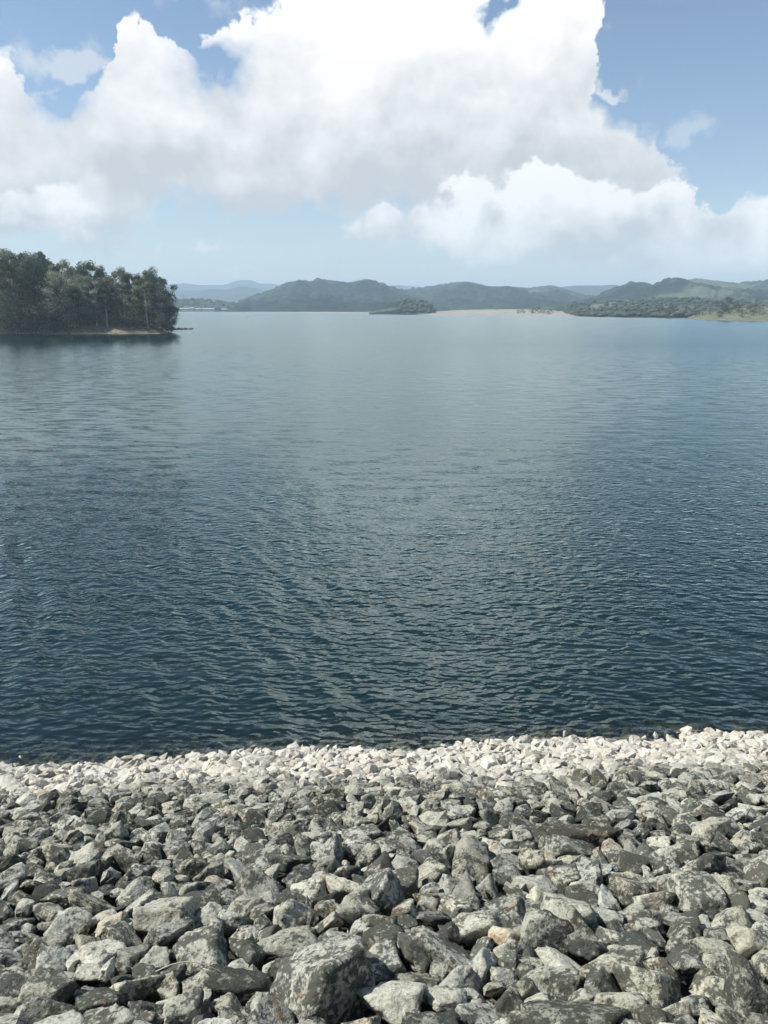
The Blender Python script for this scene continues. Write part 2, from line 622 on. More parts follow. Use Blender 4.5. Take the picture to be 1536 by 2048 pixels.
def forest_material(name, scale_tree, pasture=0.0, dark=(0.010, 0.022, 0.024), light=(0.030, 0.048, 0.042), grass=(0.10, 0.12, 0.085), pscale=0.0016):  # default greens darkened and blued, putting cloud shadow and haze into the colour
    m, t, out = new_mat(name)
    pos = t.node('ShaderNodeNewGeometry').outputs['Position']
    n1 = t.noise(pos, scale_tree, 4.0, 0.65)
    n2 = t.noise(pos, scale_tree * 0.12, 3.0, 0.6)
    f = t.math('ADD', t.math('MULTIPLY', n1, 0.5), t.math('MULTIPLY', n2, 0.5))
    c = t.mix(t.step(f, 0.42, 0.58), dark, light)
    if pasture > 0:
        c = t.mix(t.step(t.noise(pos, pscale, 4.0, 0.6), 0.68 - pasture, 0.74 - pasture), c, grass)
    principled(t, out, c, 1.0, n1, 1.0, 6.0, 0.05)
    return m


# ------------------------------------------------------------------ far hills and shores
def interp(pts, x):
    xs = np.array([p[0] for p in pts], float)
    ys = np.array([p[1] for p in pts], float)
    # smooth (cosine-free) monotone-ish: blend of linear samples
    v = 0
    for o, w in ((-6, .15), (-3, .2), (0, .3), (3, .2), (6, .15)):
        v = v + w * np.interp(np.asarray(x) + o, xs, ys)
    return v


def ridge(name, sky_pts, front, crest, mat, nx=420, nd=70, back=1.35, rough=0.10, canopy=5.0, cell=18.0, power=0.85, seed=1, x0=None, x1=None, label=None):
    """a range of hills: skyline from photograph points; front / crest are distances (number or (column, dist) points)"""
    xa = x0 if x0 is not None else sky_pts[0][0]
    xb = x1 if x1 is not None else sky_pts[-1][0]
    pxs = np.linspace(xa, xb, nx)
    py = interp(sky_pts, pxs)
    u = (pxs - 768) / FPX / (CP + (1024 - 612) / FPX * SP)
    fr = interp(front, pxs) if isinstance(front, list) else np.full(nx, float(front))
    cr = interp(crest, pxs) if isinstance(crest, list) else np.full(nx, float(crest))
    top = np.zeros(nx)
    for i in range(nx):
        top[i] = px_at(pxs[i], py[i], cr[i])[2]
    top = np.maximum(top, 0.0)
    tt = np.concatenate([np.linspace(-0.02, 1, nd - 14), np.linspace(1.02, 1.0 + back, 14)])
    T = np.repeat(tt[:, None], nx, 1)
    D = fr[None, :] + (cr - fr)[None, :] * T
    X = u[None, :] * D
    shp = np.where(T <= 1, np.clip(T, 0, 1) ** power, np.clip(1 - (T - 1) / back * 1.05, -0.05, 1))
    spur = fbm2(X / (0.16 * (cr.mean() - fr.mean() + 120)), D / (0.35 * (cr.mean() - fr.mean() + 120)), 4, seed)
    mid = np.clip(4 * T * (1 - T), 0, 1)
    H = top[None, :] * shp * (1 + rough * 3.0 * spur * mid) - 0.6 * (T < 0.001)
    H = H + mid ** 0.3 * canopy * 0.5 * fbm2(X / cell, D / cell, 3, seed + 40)
    edge = np.clip(T / 0.03, 0, 1)
    H = np.where(T < 1.0, H * edge - 0.6 * (1 - edge), H)
    me = mesh_np(name, np.stack([X.ravel(), D.ravel(), H.ravel()], 1), grid_faces(len(tt), nx), mat)
    o = link(name, me)
    tag(o, label, None, None, 'structure')

    def height(px, t):
        i = int(np.clip(np.searchsorted(pxs, px), 0, nx - 1))
        j = int(np.clip(np.searchsorted(tt, t), 0, len(tt) - 1))
        return X[j, i], D[j, i], H[j, i]
    return height


M_far = forest_material('far_forest_cover', 0.02, 0.0)
M_hill = forest_material('hill_forest', 0.03, 0.10, pscale=0.0022)
M_hillR = forest_material('hill_open_woods', 0.03, 0.13, pscale=0.0035, grass=(0.095, 0.115, 0.07))
M_low = forest_material('low_woods_ground', 0.06, 0.14, light=(0.055, 0.075, 0.055), grass=(0.13, 0.14, 0.10), pscale=0.012)
M_sand = land_material('bare_sand', (0.30, 0.285, 0.245), (0.36, 0.34, 0.295), (0.20, 0.195, 0.15), 0.02, 0.5, 0.3)
M_shoreR = land_material('dry_grass_shore', (0.17, 0.165, 0.115), (0.14, 0.15, 0.095), (0.075, 0.095, 0.06), 0.02, 0.4, 0.5)

ridge('hills', [(180, 566), (340, 570), (370, 566), (400, 570), (450, 570), (480, 560), (505, 560), (520, 567), (545, 567), (580, 573), (700, 575),
                (775, 572), (800, 570), (820, 572), (900, 578), (1536, 582)], 5200, 6600, M_far, nx=240, nd=36, seed=3, canopy=0, rough=0.05, label='faint grey-blue mountains on the horizon behind the lake')
ridge('hills', [(120, 584), (340, 582), (400, 581), (425, 577), (450, 580), (490, 574), (520, 580), (560, 588), (700, 595)], 3900, 5000, M_far, nx=260, nd=44, seed=9, canopy=6, label='hazy blue hills beyond the village shore')
ridge('hills', [(1040, 578), (1110, 575), (1150, 571), (1200, 571), (1225, 569), (1250, 574), (1300, 578), (1420, 575), (1600, 572)], 3300, 4400, M_hillR, nx=260, nd=44, seed=12, canopy=6, label='pale distant hill behind the centre ridge')
ridge('hills', [(430, 617), (455, 612), (500, 601), (530, 590), (560, 577), (585, 568), (600, 563), (610, 562), (625, 565), (640, 559), (660, 560), (690, 564), (715, 566),
                (730, 567), (750, 570), (780, 579), (810, 588), (840, 597), (870, 606), (900, 614)], 1420, 2600, M_hill, nx=420, nd=90, seed=21, canopy=18, rough=0.20, cell=30, label='forested double-topped hill on the far shore')
ridge('hills', [(770, 600), (790, 590), (810, 582), (840, 577), (870, 575), (900, 570), (935, 563), (945, 565), (975, 573), (1020, 573), (1060, 576), (1085, 572), (1100, 570),
                (1120, 575), (1150, 585), (1200, 597), (1235, 603), (1270, 610)], 1550, 3000, M_hill, nx=420, nd=90, seed=33, canopy=18, rough=0.20, cell=30, label='long dark wooded ridge in the centre distance')
ridge('hills', [(1150, 604), (1200, 592), (1230, 580), (1260, 573), (1300, 577), (1320, 567), (1345, 561), (1390, 558), (1440, 563), (1470, 567), (1510, 564), (1536, 566),
                (1600, 570), (1750, 566), (2000, 575)], 1250, 2400, M_hillR, nx=420, nd=90, seed=45, canopy=15, rough=0.20, cell=26, label='broad green hill with clearings beyond the sandy bank')
h_left = ridge('shore', [(-500, 600), (100, 600), (300, 602), (350, 601), (400, 602), (440, 604), (462, 610), (474, 619)], 1530, 1760, M_low, nx=240, nd=44, seed=51, canopy=2, label='low wooded far shore with houses')
h_knoll = ridge('shore', [(738, 626), (758, 619), (772, 611), (790, 603), (815, 600), (840, 602), (855, 608), (866, 618), (874, 627)], 975, 1080, forest_material('knoll_woods', 0.1, 0.16, pscale=0.02), nx=130, nd=40, seed=57, canopy=2, cell=9, power=0.7, label='small dark wooded knoll at the water in the centre')
h_sand = ridge('shore', [(470, 624), (560, 623.5), (700, 624), (830, 626), (880, 622), (940, 619.5), (1020, 618.5), (1100, 620.5), (1160, 625), (1200, 630), (1240, 634)], [(470, 1290), (760, 1150), (860, 900), (1000, 850), (1200, 790), (1240, 770)], [(470, 1330), (760, 1200), (860, 1080), (1000, 1150), (1200, 960), (1240, 920)], M_sand, nx=260, nd=40, seed=61, canopy=0.5, back=1.0, power=1.0, label='pale bare sandbank along the far shore')
h_low = ridge('shore', [(960, 619), (1020, 616), (1060, 613), (1130, 607), (1200, 604), (1260, 600), (1300, 598), (1360, 598), (1420, 600), (1536, 600), (1700, 600), (2100, 604)],
              [(960, 1180), (1120, 1000), (1160, 800), (1250, 735), (1400, 690), (2100, 640)], [(960, 1500), (1200, 1250), (1536, 1150), (2100, 1100)], M_low, nx=360, nd=60, seed=67, canopy=2.5, cell=12, label='low green wooded shore under the right hill')
h_right = ridge('shore', [(1375, 637), (1390, 630), (1412, 624), (1450, 619), (1500, 615), (1536, 613), (1620, 610), (2100, 606)], [(1375, 628), (1420, 585), (1536, 520), (2100, 430)], [(1375, 650), (1420, 660), (1536, 650), (2100, 600)], M_shoreR, nx=200, nd=40, seed=71, canopy=0.8, cell=8, power=0.8, label='dry grassy point with shrubs reaching into the lake')

# ------------------------------------------------------------------ trees
def leaf_mat(name, dark, light):
    m, t, out = new_mat(name)
    pos = t.node('ShaderNodeNewGeometry').outputs['Position']
    oi = t.node('ShaderNodeObjectInfo')
    n = t.noise(pos, 0.55, 3.0, 0.6)
    n = t.math('ADD', n, t.math('MULTIPLY', t.math('SUBTRACT', oi.outputs['Random'], 0.5), 0.7))
    c = t.mix(t.step(n, 0.25, 0.75), dark, light)
    d = t.node('ShaderNodeBsdfDiffuse')
    t.put(d.inputs['Color'], c)
    tl = t.node('ShaderNodeBsdfTranslucent')
    t.put(tl.inputs['Color'], c)
    mx = t.node('ShaderNodeMixShader')
    mx.inputs[0].default_value = 0.32
    t.l.new(d.outputs[0], mx.inputs[1])
    t.l.new(tl.outputs[0], mx.inputs[2])
    t.l.new(mx.outputs[0], out.inputs['Surface'])
    return m


M_leaf = leaf_mat('leaves_dark_green', (0.040, 0.064, 0.044), (0.20, 0.235, 0.15))
M_leaf2 = leaf_mat('leaves_grey_green', (0.085, 0.105, 0.075), (0.33, 0.345, 0.25))
M_leaf3 = leaf_mat('leaves_olive', (0.05, 0.065, 0.03), (0.13, 0.14, 0.07))
mm, t_, o_ = new_mat('bark_dark')
principled(t_, o_, t_.mix(t_.noise(t_.node('ShaderNodeNewGeometry').outputs['Position'], 3.0), (0.05, 0.042, 0.034), (0.12, 0.10, 0.08)), 0.9)
M_bark = mm
mm, t_, o_ = new_mat('bark_pale')
principled(t_, o_, t_.mix(t_.noise(t_.node('ShaderNodeNewGeometry').outputs['Position'], 2.0), (0.30, 0.27, 0.23), (0.52, 0.48, 0.42)), 0.85)
M_barkp = mm


def tube(V, F, pts, radii, sides=6):
    base = len(V)
    pts = [np.asarray(p, float) for p in pts]
    for i, p in enumerate(pts):
        d = pts[min(i + 1, len(pts) - 1)] - pts[max(i - 1, 0)]
        d = d / (np.linalg.norm(d) + 1e-9)
        a = np.cross(d, (0.31, 0.95, 0.05))
        a /= np.linalg.norm(a) + 1e-9
        b = np.cross(d, a)
        for k in range(sides):
            w = 2 * math.pi * k / sides
            V.append(p + radii[i] * (a * math.cos(w) + b * math.sin(w)))
    for i in range(len(pts) - 1):
        for k in range(sides):
            k2 = (k + 1) % sides
            F.append((base + i * sides + k, base + i * sides + k2, base + (i + 1) * sides + k2, base + (i + 1) * sides + k))


def make_tree_meshes(idx, h, cw, style, leafmat, barkmat, low=0.25, n_cl=30, leaf=0.70, per=170, girth=1.0):
    """returns (trunk mesh, crown mesh) for a tree of height h, crown width cw"""
    r = np.random.default_rng(100 + idx)
    V, F = [], []
    lean = r.normal(0, 0.03, 2)
    tp = []
    for i in range(7):
        f = i / 6
        tp.append((lean[0] * h * f + r.normal(0, 0.012) * h * f, lean[1] * h * f + r.normal(0, 0.012) * h * f, h * 0.92 * f - 0.6 * (i == 0)))
    tube(V, F, tp, [girth * (0.020 * h * (1 - 0.85 * i / 6) + 0.02) for i in range(7)], 7)
    tp = np.array(tp)
    centres, sizes = [], []
    for k in range(n_cl):
        f = low + (1 - low) * (k + r.random()) / n_cl
        if style == 'pine':
            rad = cw * 0.5 * (1.05 - f) ** 0.75 * (0.55 + 0.6 * r.random())
        elif style == 'round':
            g = (f - low) / (1 - low)
            rad = cw * 0.5 * math.sqrt(max(0.06, 1 - (2 * g - 0.85) ** 2 / 1.5)) * (0.35 + 0.65 * math.sqrt(r.random()))
        else:  # open, layered crown on spreading limbs
            g = (f - low) / (1 - low)
            rad = cw * 0.5 * (0.35 + 0.75 * math.sin(math.pi * min(1, 0.15 + 0.8 * g))) * (0.45 + 0.6 * r.random())
        a = r.random() * 6.283
        z = h * f
        t_on = np.array([np.interp(z * 0.82, tp[:, 2], tp[:, 0]), np.interp(z * 0.82, tp[:, 2], tp[:, 1]), z * 0.82])
        c = np.array([t_on[0] + rad * math.cos(a), t_on[1] + rad * math.sin(a), z + (0.04 * h if style == 'open' else 0)])
        if style == 'pine':
            c[2] = z - 0.15 * rad
        centres.append(c)
        sizes.append(cw * (0.15 + 0.10 * r.random()) * (1.15 if style == 'round' else 1.0) * (0.8 + 0.5 * (1 - f) if style == 'pine' else 1))
        midp = (t_on + c) / 2 + np.array((0, 0, -0.03 * h * r.random()))
        tube(V, F, [t_on, midp, c], [0.0055 * h * (1.15 - f) + 0.02, 0.004 * h * (1.15 - f) + 0.015, 0.012], 4)
    centres.append(np.array([tp[-1, 0], tp[-1, 1], h * 0.95]))
    sizes.append(cw * (0.08 if style == 'pine' else 0.15))
    trunk = mesh_np('trunk', V, F, barkmat)
    LV, LF = [], []
    for c, s in zip(centres, sizes):
        m_ = int(per * (0.7 + 0.6 * r.random()))
        q = r.normal(0, 1, (m_, 3))
        q /= np.linalg.norm(q, axis=1)[:, None]
        q *= (r.random((m_, 1)) ** 0.4) * s
        q[:, 2] *= 0.62
        for p in q + c:
            nv = (p - c) / s + np.array((0, 0, 0.25)) + r.normal(0, 0.42, 3)   # leaves face out of their clump
            e1 = np.cross(nv, r.normal(0, 1, 3))
            e1 /= np.linalg.norm(e1) + 1e-9
            e2 = np.cross(nv, e1)
            e2 /= np.linalg.norm(e2) + 1e-9
            e1 = e1 * leaf * (0.6 + 0.8 * r.random()) * 0.5
            e2 = e2 * leaf * (0.4 + 0.5 * r.random()) * 0.5
            b = len(LV)
            LV += [p - e1, p - e2 * 0.9, p + e1, p + e2]
            LF.append((b, b + 1, b + 2, b + 3))
    crown = mesh_np('crown', LV, LF, leafmat, smooth=False)
    return trunk, crown


# variants, built 20 m tall, scaled per tree
VAR = {
    'round0': make_tree_meshes(1, 20, 13, 'round', M_leaf, M_bark, 0.20, 26),
    'round1': make_tree_meshes(2, 20, 15, 'round', M_leaf2, M_bark, 0.15, 27),
    'open0': make_tree_meshes(3, 20, 13, 'open', M_leaf2, M_barkp, 0.30, 19),
    'open1': make_tree_meshes(4, 20, 12, 'open', M_leaf, M_barkp, 0.28, 20),
    'open2': make_tree_meshes(5, 20, 15, 'open', M_leaf2, M_bark, 0.22, 22),
    'pine0': make_tree_meshes(6, 20, 9, 'pine', M_leaf, M_bark, 0.18, 40),
    'bush0': make_tree_meshes(7, 20, 26, 'round', M_leaf3, M_bark, 0.06, 34, leaf=0.9, per=60),
    'bush1': make_tree_meshes(8, 20, 30, 'round', M_leaf2, M_bark, 0.04, 36, leaf=0.9, per=60),
    'small0': make_tree_meshes(9, 20, 17, 'round', M_leaf2, M_bark, 0.10, 22, leaf=1.5, per=34),
    'small1': make_tree_meshes(10, 20, 20, 'open', M_leaf3, M_bark, 0.10, 20, leaf=1.5, per=34),
    'gum0': make_tree_meshes(12, 20, 8.5, 'open', M_leaf2, M_barkp, 0.52, 13, girth=1.35),
    'gum1': make_tree_meshes(13, 20, 9.5, 'open', M_leaf, M_barkp, 0.46, 15, girth=1.3),
    'bank0': make_tree_meshes(11, 20, 24, 'round', M_leaf, M_bark, 0.03, 34, leaf=0.9, per=60),
}


def place_tree(name, var, loc, h, label, cat, group=None, wide=1.0, rot=None, bare=False):
    o = link(name, None, None, loc)
    o.empty_display_size = 0.5
    s = h / 20.0
    o.scale = (s * wide, s * wide, s)
    o.rotation_euler = (0, 0, rnd.random() * 6.283 if rot is None else rot)
    tag(o, label, cat, group)
    link('trunk', VAR[var][0], o)
    link('crown', VAR[var][1], o)
    return o


# ---- headland on the left
M_bank = land_material('headland_earth', (0.20, 0.165, 0.115), (0.26, 0.225, 0.165), (0.075, 0.08, 0.045), 0.09, 1.2, 0.3)


def head_q(x, y):
    wob = 2.2 * fbm2(np.asarray(x) / 16.0, np.asarray(y) / 16.0, 2, 91)
    front = np.asarray(y) - (292 + 0.03 * (-78 - np.asarray(x))) + wob
    tip = (-0.2735 * np.asarray(y) - np.asarray(x)) * 0.9 + wob * 0.7
    back = (470 - np.asarray(y)) * 0.6
    k = 3.5
    return -k * np.log(np.exp(-front / k) + np.exp(-tip / k) + np.exp(-back / k))


def head_h(x, y):
    q = head_q(x, y)
    h = np.where(q < 0, q * 0.35, np.where(q < 6, q * 0.44, 2.64 + 2.9 * (1 - np.exp(-(q - 6) / 9)) + 0.035 * np.maximum(q - 6, 0)))
    return np.maximum(h + 0.25 * fbm2(np.asarray(x) / 2.2, np.asarray(y) / 2.2, 3, 93) * (q > 0), -1.2)


gx, gy = np.meshgrid(np.concatenate([np.linspace(-330, -165, 60), np.linspace(-164, -70, 190)]), np.concatenate([np.linspace(282, 330, 110), np.linspace(332, 480, 50)]))
gz = head_h(gx, gy)
tag(link('headland', mesh_np('headland', np.stack([gx.ravel(), gy.ravel(), gz.ravel()], 1), grid_faces(*gx.shape), M_bank)),
    'wooded headland with a bare earthy bank on the left', None, None, 'structure')


def head_tree(name, var, px, top_y, dist, label, group='trees on the headland', wide=1.0, cat='tree', lift=0.0):
    p = px_at(px, top_y, dist)
    g = float(head_h(np.array([p[0]]), np.array([dist]))[0])
    h = max(p[2] - g, 1.5)
    return place_tree(name, var, (float(p[0]), float(dist), g - 0.2 + lift), h * 1.02, label, cat, group, wide)


G_SKY = [
    (-14, 512, 332, 'open1', 'dark tall tree at the very left edge of the wooded headland', 1.0),
    (22, 508, 326, 'open0', 'tall grey-green tree topping the left end of the skyline', 1.0),
    (52, 513, 336, 'round0', 'tall full tree just before the pointed conifer', 0.9),
    (79, 507, 334, 'pine0', 'narrow pointed conifer, highest on the headland skyline', 0.8),
    (101, 526, 338, 'round0', 'dark rounded tree just past the pointed conifer', 0.8),
    (123, 530, 326, 'open2', 'airy pale tree in the dip of the headland skyline', 0.8),
    (148, 546, 332, 'round1', 'lower bushy tree before the domed tree', 0.8),
    (182, 529, 322, 'round0', 'large domed dark tree in the middle of the headland', 1.0),
    (212, 556, 330, 'round1', 'low full tree at the right foot of the domed tree', 0.8),
    (231, 544, 318, 'open2', 'light-leaved tree with open top past the domed tree', 0.8),
    (262, 552, 314, 'open0', 'pale-trunked open tree midway to the headland tip', 0.8),
    (298, 546, 312, 'open1', 'dark peaked tree, last tall one before the tip', 0.9),
    (317, 556, 305, 'open2', 'leaning leafy tree at the outer tip of the headland', 0.9),
    (339, 612, 304, 'round1', 'lowest leafy tree trailing to the water at the very tip', 0.7),
    (331, 588, 306, 'round1', 'low drooping tree overhanging the water at the tip', 0.7),
]
SLIM = [(6, 517, 'round0', 'slim dark tree between the left edge tree and the tall grey-green tree'), (38, 519, 'open1', 'slim tree just right of the tall grey-green tree'),
        (66, 520, 'round0', 'slim dark tree touching the left side of the pointed conifer'), (112, 537, 'open1', 'slim low tree left of the airy pale tree'),
        (136, 540, 'open0', 'slim tree just right of the airy pale tree'), (166, 538, 'round1', 'slim pale tree on the left shoulder of the domed tree'),
        (199, 541, 'open1', 'slim tree on the right shoulder of the domed tree'), (247, 551, 'open1', 'slim dark tree between the two light open trees'),
        (280, 554, 'round0', 'slim dark tree left of the dark peaked tree'), (305, 554, 'open1', 'slim tree between the peaked tree and the tip tree')]
for px, ty, var, lab in SLIM:
    head_tree('tree', var, px, ty, 322 if px < 220 else 313, lab, wide=0.62)
for px, ty, dist, var, lab, wide in G_SKY:
    wide *= 0.92
    head_tree('pine_tree' if var == 'pine0' else 'tree', var, px, ty, dist, lab, wide=wide)
for px, ty, dist, var, lab in ((24, 528, 297.5, 'gum0', 'white-trunked slender tree standing in front at the left edge'),
                              (142, 575, 299, 'gum1', 'slender pale-trunked tree at the left end of the bare bank'),
                              (186, 566, 300, 'gum0', 'slender pale-trunked tree in front of the domed tree'),
                              (208, 578, 299, 'gum1', 'small pale-trunked tree right of the domed tree, by the bank'),
                              (243, 572, 300, 'gum0', 'slender pale-trunked tree above the middle of the bare bank'),
                              (290, 570, 300, 'gum1', 'pale-trunked tree above the right end of the bare bank')):
    head_tree('tree', var, px, ty, dist, lab)
# the second and third rows, lower and nearer the bank
REFS = ['the left edge tree', 'the tall grey-green tree', 'the tall full tree', 'the pointed conifer', 'the dark rounded tree', 'the airy pale tree', 'the lower bushy tree',
        'the domed dark tree', 'the low full tree', 'the open-topped light tree', 'the pale-trunked open tree', 'the dark peaked tree', 'the leaning tip tree', 'the trailing tip tree', 'the drooping tip tree']


def inner_label(px, ty):
    k = min(range(len(G_SKY)), key=lambda i: abs(G_SKY[i][0] - px))
    d = px - G_SKY[k][0]
    side = 'straight below' if abs(d) < 5 else 'below and left of' if d < 0 else 'below and right of'
    tier = 'taller' if ty - G_SKY[k][1] < 30 else 'lower'
    return f'{tier} inner headland tree {side} {REFS[k]}'


for k in range(34):
    px = -30 + 365 * (k + rnd.random() * 0.8) / 34
    sky_y = np.interp(px, [g[0] for g in G_SKY], [g[1] for g in G_SKY])
    ty = sky_y + 16 + rnd.random() * 34
    head_tree('tree', rnd.choice(['round0', 'round1', 'round1', 'open1', 'open2', 'open0']), px, ty, 300 + rnd.random() * 20 + (3 if px > 280 else 0),
              inner_label(px, ty), wide=rnd.uniform(0.75, 0.95))
def shrub_label(px, dark):
    k = min(range(len(G_SKY)), key=lambda i: abs(G_SKY[i][0] - px))
    d = px - G_SKY[k][0]
    side = 'straight under' if abs(d) < 5 else 'left of and under' if d < 0 else 'right of and under'
    return f"{'dark shrub hanging over the shaded water' if dark else 'shrub on top of the bare bank'}, {side} {REFS[k]}"


for k in range(30):
    px = -25 + 355 * (k + rnd.random() * 0.9) / 30
    dark = px < 125
    head_tree('shrub', rnd.choice(['bank0', 'bank0', 'bush1']) if dark else rnd.choice(['bush0', 'bush1', 'bank0', 'bush1']), px, rnd.uniform(585, 622) if dark else rnd.uniform(600, 638),
              (294.5 if dark else 299.0) + rnd.random() * 5,
              shrub_label(px, dark),
              'shrubs along the headland bank', cat='shrub')

# low dark stony spit off the tip of the headland
def icosphere(sub):
    bm = bmesh.new()
    bmesh.ops.create_icosphere(bm, subdivisions=sub, radius=1.0)
    v = np.array([x.co[:] for x in bm.verts])
    f = np.array([[q.index for q in x.verts] for x in bm.faces])
    bm.free()
    return v / np.linalg.norm(v, axis=1)[:, None], f


ICO = {k: icosphere(k) for k in (1, 2, 3, 4, 5)}


def rock_verts(seed, sub, planes=12, sharp=16, rough=1.0):
    """an angular broken stone: a rounded intersection of random half-spaces with a fractal surface; unit size"""
    r = np.random.default_rng(seed)
    d, f = ICO[sub]
    # rock that broke along its joints: six rough block faces, then a few random cuts
    ax = np.array([(1, 0, 0), (-1, 0, 0), (0, 1, 0), (0, -1, 0), (0, 0, 1), (0, 0, -1.0)]) + r.normal(0, 0.30, (6, 3))
    n = np.concatenate([ax, r.normal(0, 1, (max(planes - 5, 2), 3))])
    n /= np.linalg.norm(n, axis=1)[:, None]
    dist = np.concatenate([r.uniform(0.55, 0.80, 6), r.uniform(0.58, 0.95, len(n) - 6)])
    dots = np.maximum(d @ n.T, 0.04)
    rr = dist[None, :] / dots
    rad = np.minimum(np.sum(rr ** -sharp, axis=1) ** (-1.0 / sharp), 1.5)
    p = d * rad[:, None]
    off = r.uniform(-50, 50, 3)
    disp = 0.035 * fbm(p * 1.6 + off, 3, seed % 97) + 0.045 * fbm(p * 4.3 + off, 3, seed % 89)
    q_ = fbm(p * 2.1 + off * 1.3, 3, seed % 79)
    disp = disp + 0.055 * np.round(q_ * 2.6) / 2.6             # broken ledges
    if sub >= 3:
        disp = disp + 0.034 * fbm(p * 12.0 + off, 3, seed % 83)
        # a few cleavage steps
        st = p @ n[0] * 5.0 + 0.7 * fbm(p * 2.0 + off, 2, 5)
        disp = disp + 0.028 * (np.abs(st - np.round(st)) * 2 - 0.5)
    p = p * (1 + rough * disp)[:, None]
    ext = p.max(0) - p.min(0)
    return (p - (p.max(0) + p.min(0)) / 2) / ext, f            # fits a unit box


def rock_material(name, from_object):
    m, t, out = new_mat(name)
    geo = t.node('ShaderNodeNewGeometry')
    pos = geo.outputs['Position']
    if from_object:
        oi = t.node('ShaderNodeObjectInfo')
        tone, lich = oi.outputs['Color'], oi.outputs['Alpha']
    else:
        at = t.node('ShaderNodeAttribute', attribute_type='GEOMETRY', attribute_name='tone')
        tone, lich = at.outputs['Color'], at.outputs['Alpha']
    # fractured grey stone, patches of pale and of dark lichen, mineral streaks
    big = t.noise(pos, 1.6, 5.0, 0.62)
    med = t.noise(pos, 7.0, 4.0, 0.66)
    fine = t.noise(pos, 34.0, 3.0, 0.7)
    stone = t.mix(t.step(med, 0.34, 0.66), (0.185, 0.187, 0.158), (0.375, 0.375, 0.318))
    stone = t.mix(t.step(fine, 0.35, 0.72), stone, (0.47, 0.468, 0.40))
    stone = t.mix(t.step(t.noise(pos, 3.1, 4.0, 0.6, dist=1.2), 0.58, 0.70), stone, (0.27, 0.20, 0.135))
    dl = t.math('ADD', t.math('MULTIPLY', t.noise(pos, 4.2, 6.0, 0.70), 0.62), t.math('MULTIPLY', t.noise(pos, 19.0, 4.0, 0.7), 0.38))
    dark_l = t.step(t.math('ADD', dl, t.math('MULTIPLY', t.math('SUBTRACT', lich, 0.5), 0.17)), 0.485, 0.56)   # some stones nearly clean, some nearly covered
    col_ = t.mix(t.math('MULTIPLY', dark_l, 0.86), stone, (0.036, 0.041, 0.035))
    vl = t.voronoi(pos, 15.0, 'F1')
    spots = t.math('MULTIPLY', t.step(t.math('ADD', vl, t.math('MULTIPLY', fine, 0.35)), 0.50, 0.34), t.step(big, 0.46, 0.60))
    col_ = t.mix(t.math('MULTIPLY', spots, 0.65), col_, (0.47, 0.475, 0.41))
    col_ = t.mix(1.0, col_, tone, 'MULTIPLY')
    # stones the lake covers and uncovers are washed bare and bleached: a level band above the water
    z = t.xyz(pos)[2]
    zb = t.math('ADD', z, t.math('MULTIPLY', t.math('SUBTRACT', t.noise(pos, 1.1, 4.0, 0.6), 0.5), 1.05))
    bleach = t.step(zb, 1.72, 0.95)
    pale = t.mix(t.step(med, 0.3, 0.7), (0.47, 0.44, 0.38), (0.66, 0.635, 0.565))
    pale = t.mix(t.math('MULTIPLY', t.step(fine, 0.56, 0.74), 0.6), pale, (0.30, 0.27, 0.215))
    pale = t.mix(t.math('MULTIPLY', t.step(big, 0.52, 0.66), 0.45), pale, (0.40, 0.34, 0.26))
    line = t.noise(t.comb(0.0, t.math('MULTIPLY', t.xyz(pos)[0], 0.02), t.xyz(pos)[2]), 4.5, 3.0, 0.6)        # level lines left by the falling lake
    pale = t.mix(t.math('MULTIPLY', t.step(line, 0.50, 0.62), 0.35), pale, (0.40, 0.36, 0.29))
    pale = t.mix(0.6, pale, t.mix(1.0, pale, tone, 'MULTIPLY'))
    col_ = t.mix(bleach, col_, pale)
    # what stays wet or under water wears brown weed
    wet = t.step(t.math('ADD', z, t.math('MULTIPLY', t.math('SUBTRACT', med, 0.5), 0.25)), 0.05, -0.06)
    col_ = t.mix(wet, col_, (0.28, 0.245, 0.16))
    h = t.math('ADD', t.math('MULTIPLY', med, 0.7), t.math('MULTIPLY', fine, 0.35))
    rough = t.step(wet, 0.0, 1.0, 0.93, 0.4)
    principled(t, out, col_, rough, h, 0.85, 0.05, 0.25)
    return m


M_rock = rock_material('riprap_stone', True)
M_rock_mass = rock_material('riprap_stone_mass', False)

# ------------------------------------------------------------------ dam body and crest
m, t, out = new_mat('rubble_bed')
pos = t.node('ShaderNodeNewGeometry').outputs['Position']
principled(t, out, t.mix(t.noise(pos, 9.0, 5.0, 0.7), (0.03, 0.03, 0.026), (0.09, 0.085, 0.07)), 1.0, t.noise(pos, 14.0, 5.0, 0.7), 1.0, 0.1)  # near-black tones stand in for shade in the gaps between stones
ss, ns = np.meshgrid(np.linspace(-26, 26, 180), np.linspace(1.2, 48, 200))
bx_ = S_AX[0] * ss + N_AX[0] * ns
by_ = S_AX[1] * ss + N_AX[1] * ns
bz_ = slope_z(ns) - 0.42 + 0.07 * fbm2(ss * 1.5, ns * 1.5, 3, 4)
tag(link('dam_slope', mesh_np('dam_slope', np.stack([bx_.ravel(), by_.ravel(), bz_.ravel()], 1), grid_faces(*ss.shape), m)),
    'sloping rubble bed of the dam under the riprap', None, None, 'structure')
m, t, out = new_mat('crest_concrete')
pos = t.node('ShaderNodeNewGeometry').outputs['Position']
principled(t, out, t.mix(t.noise(pos, 2.0, 6.0, 0.7), (0.26, 0.25, 0.23), (0.38, 0.37, 0.34)), 0.9, t.noise(pos, 60.0, 4.0), 0.3, 0.01)
cs = [(-26, 1.2), (26, 1.2), (26, -7), (-26, -7)]
cv = []
for z in (4.0, 8.38):
    for s, n in cs:
        cv.append((*(S_AX * s + N_AX * n), z))
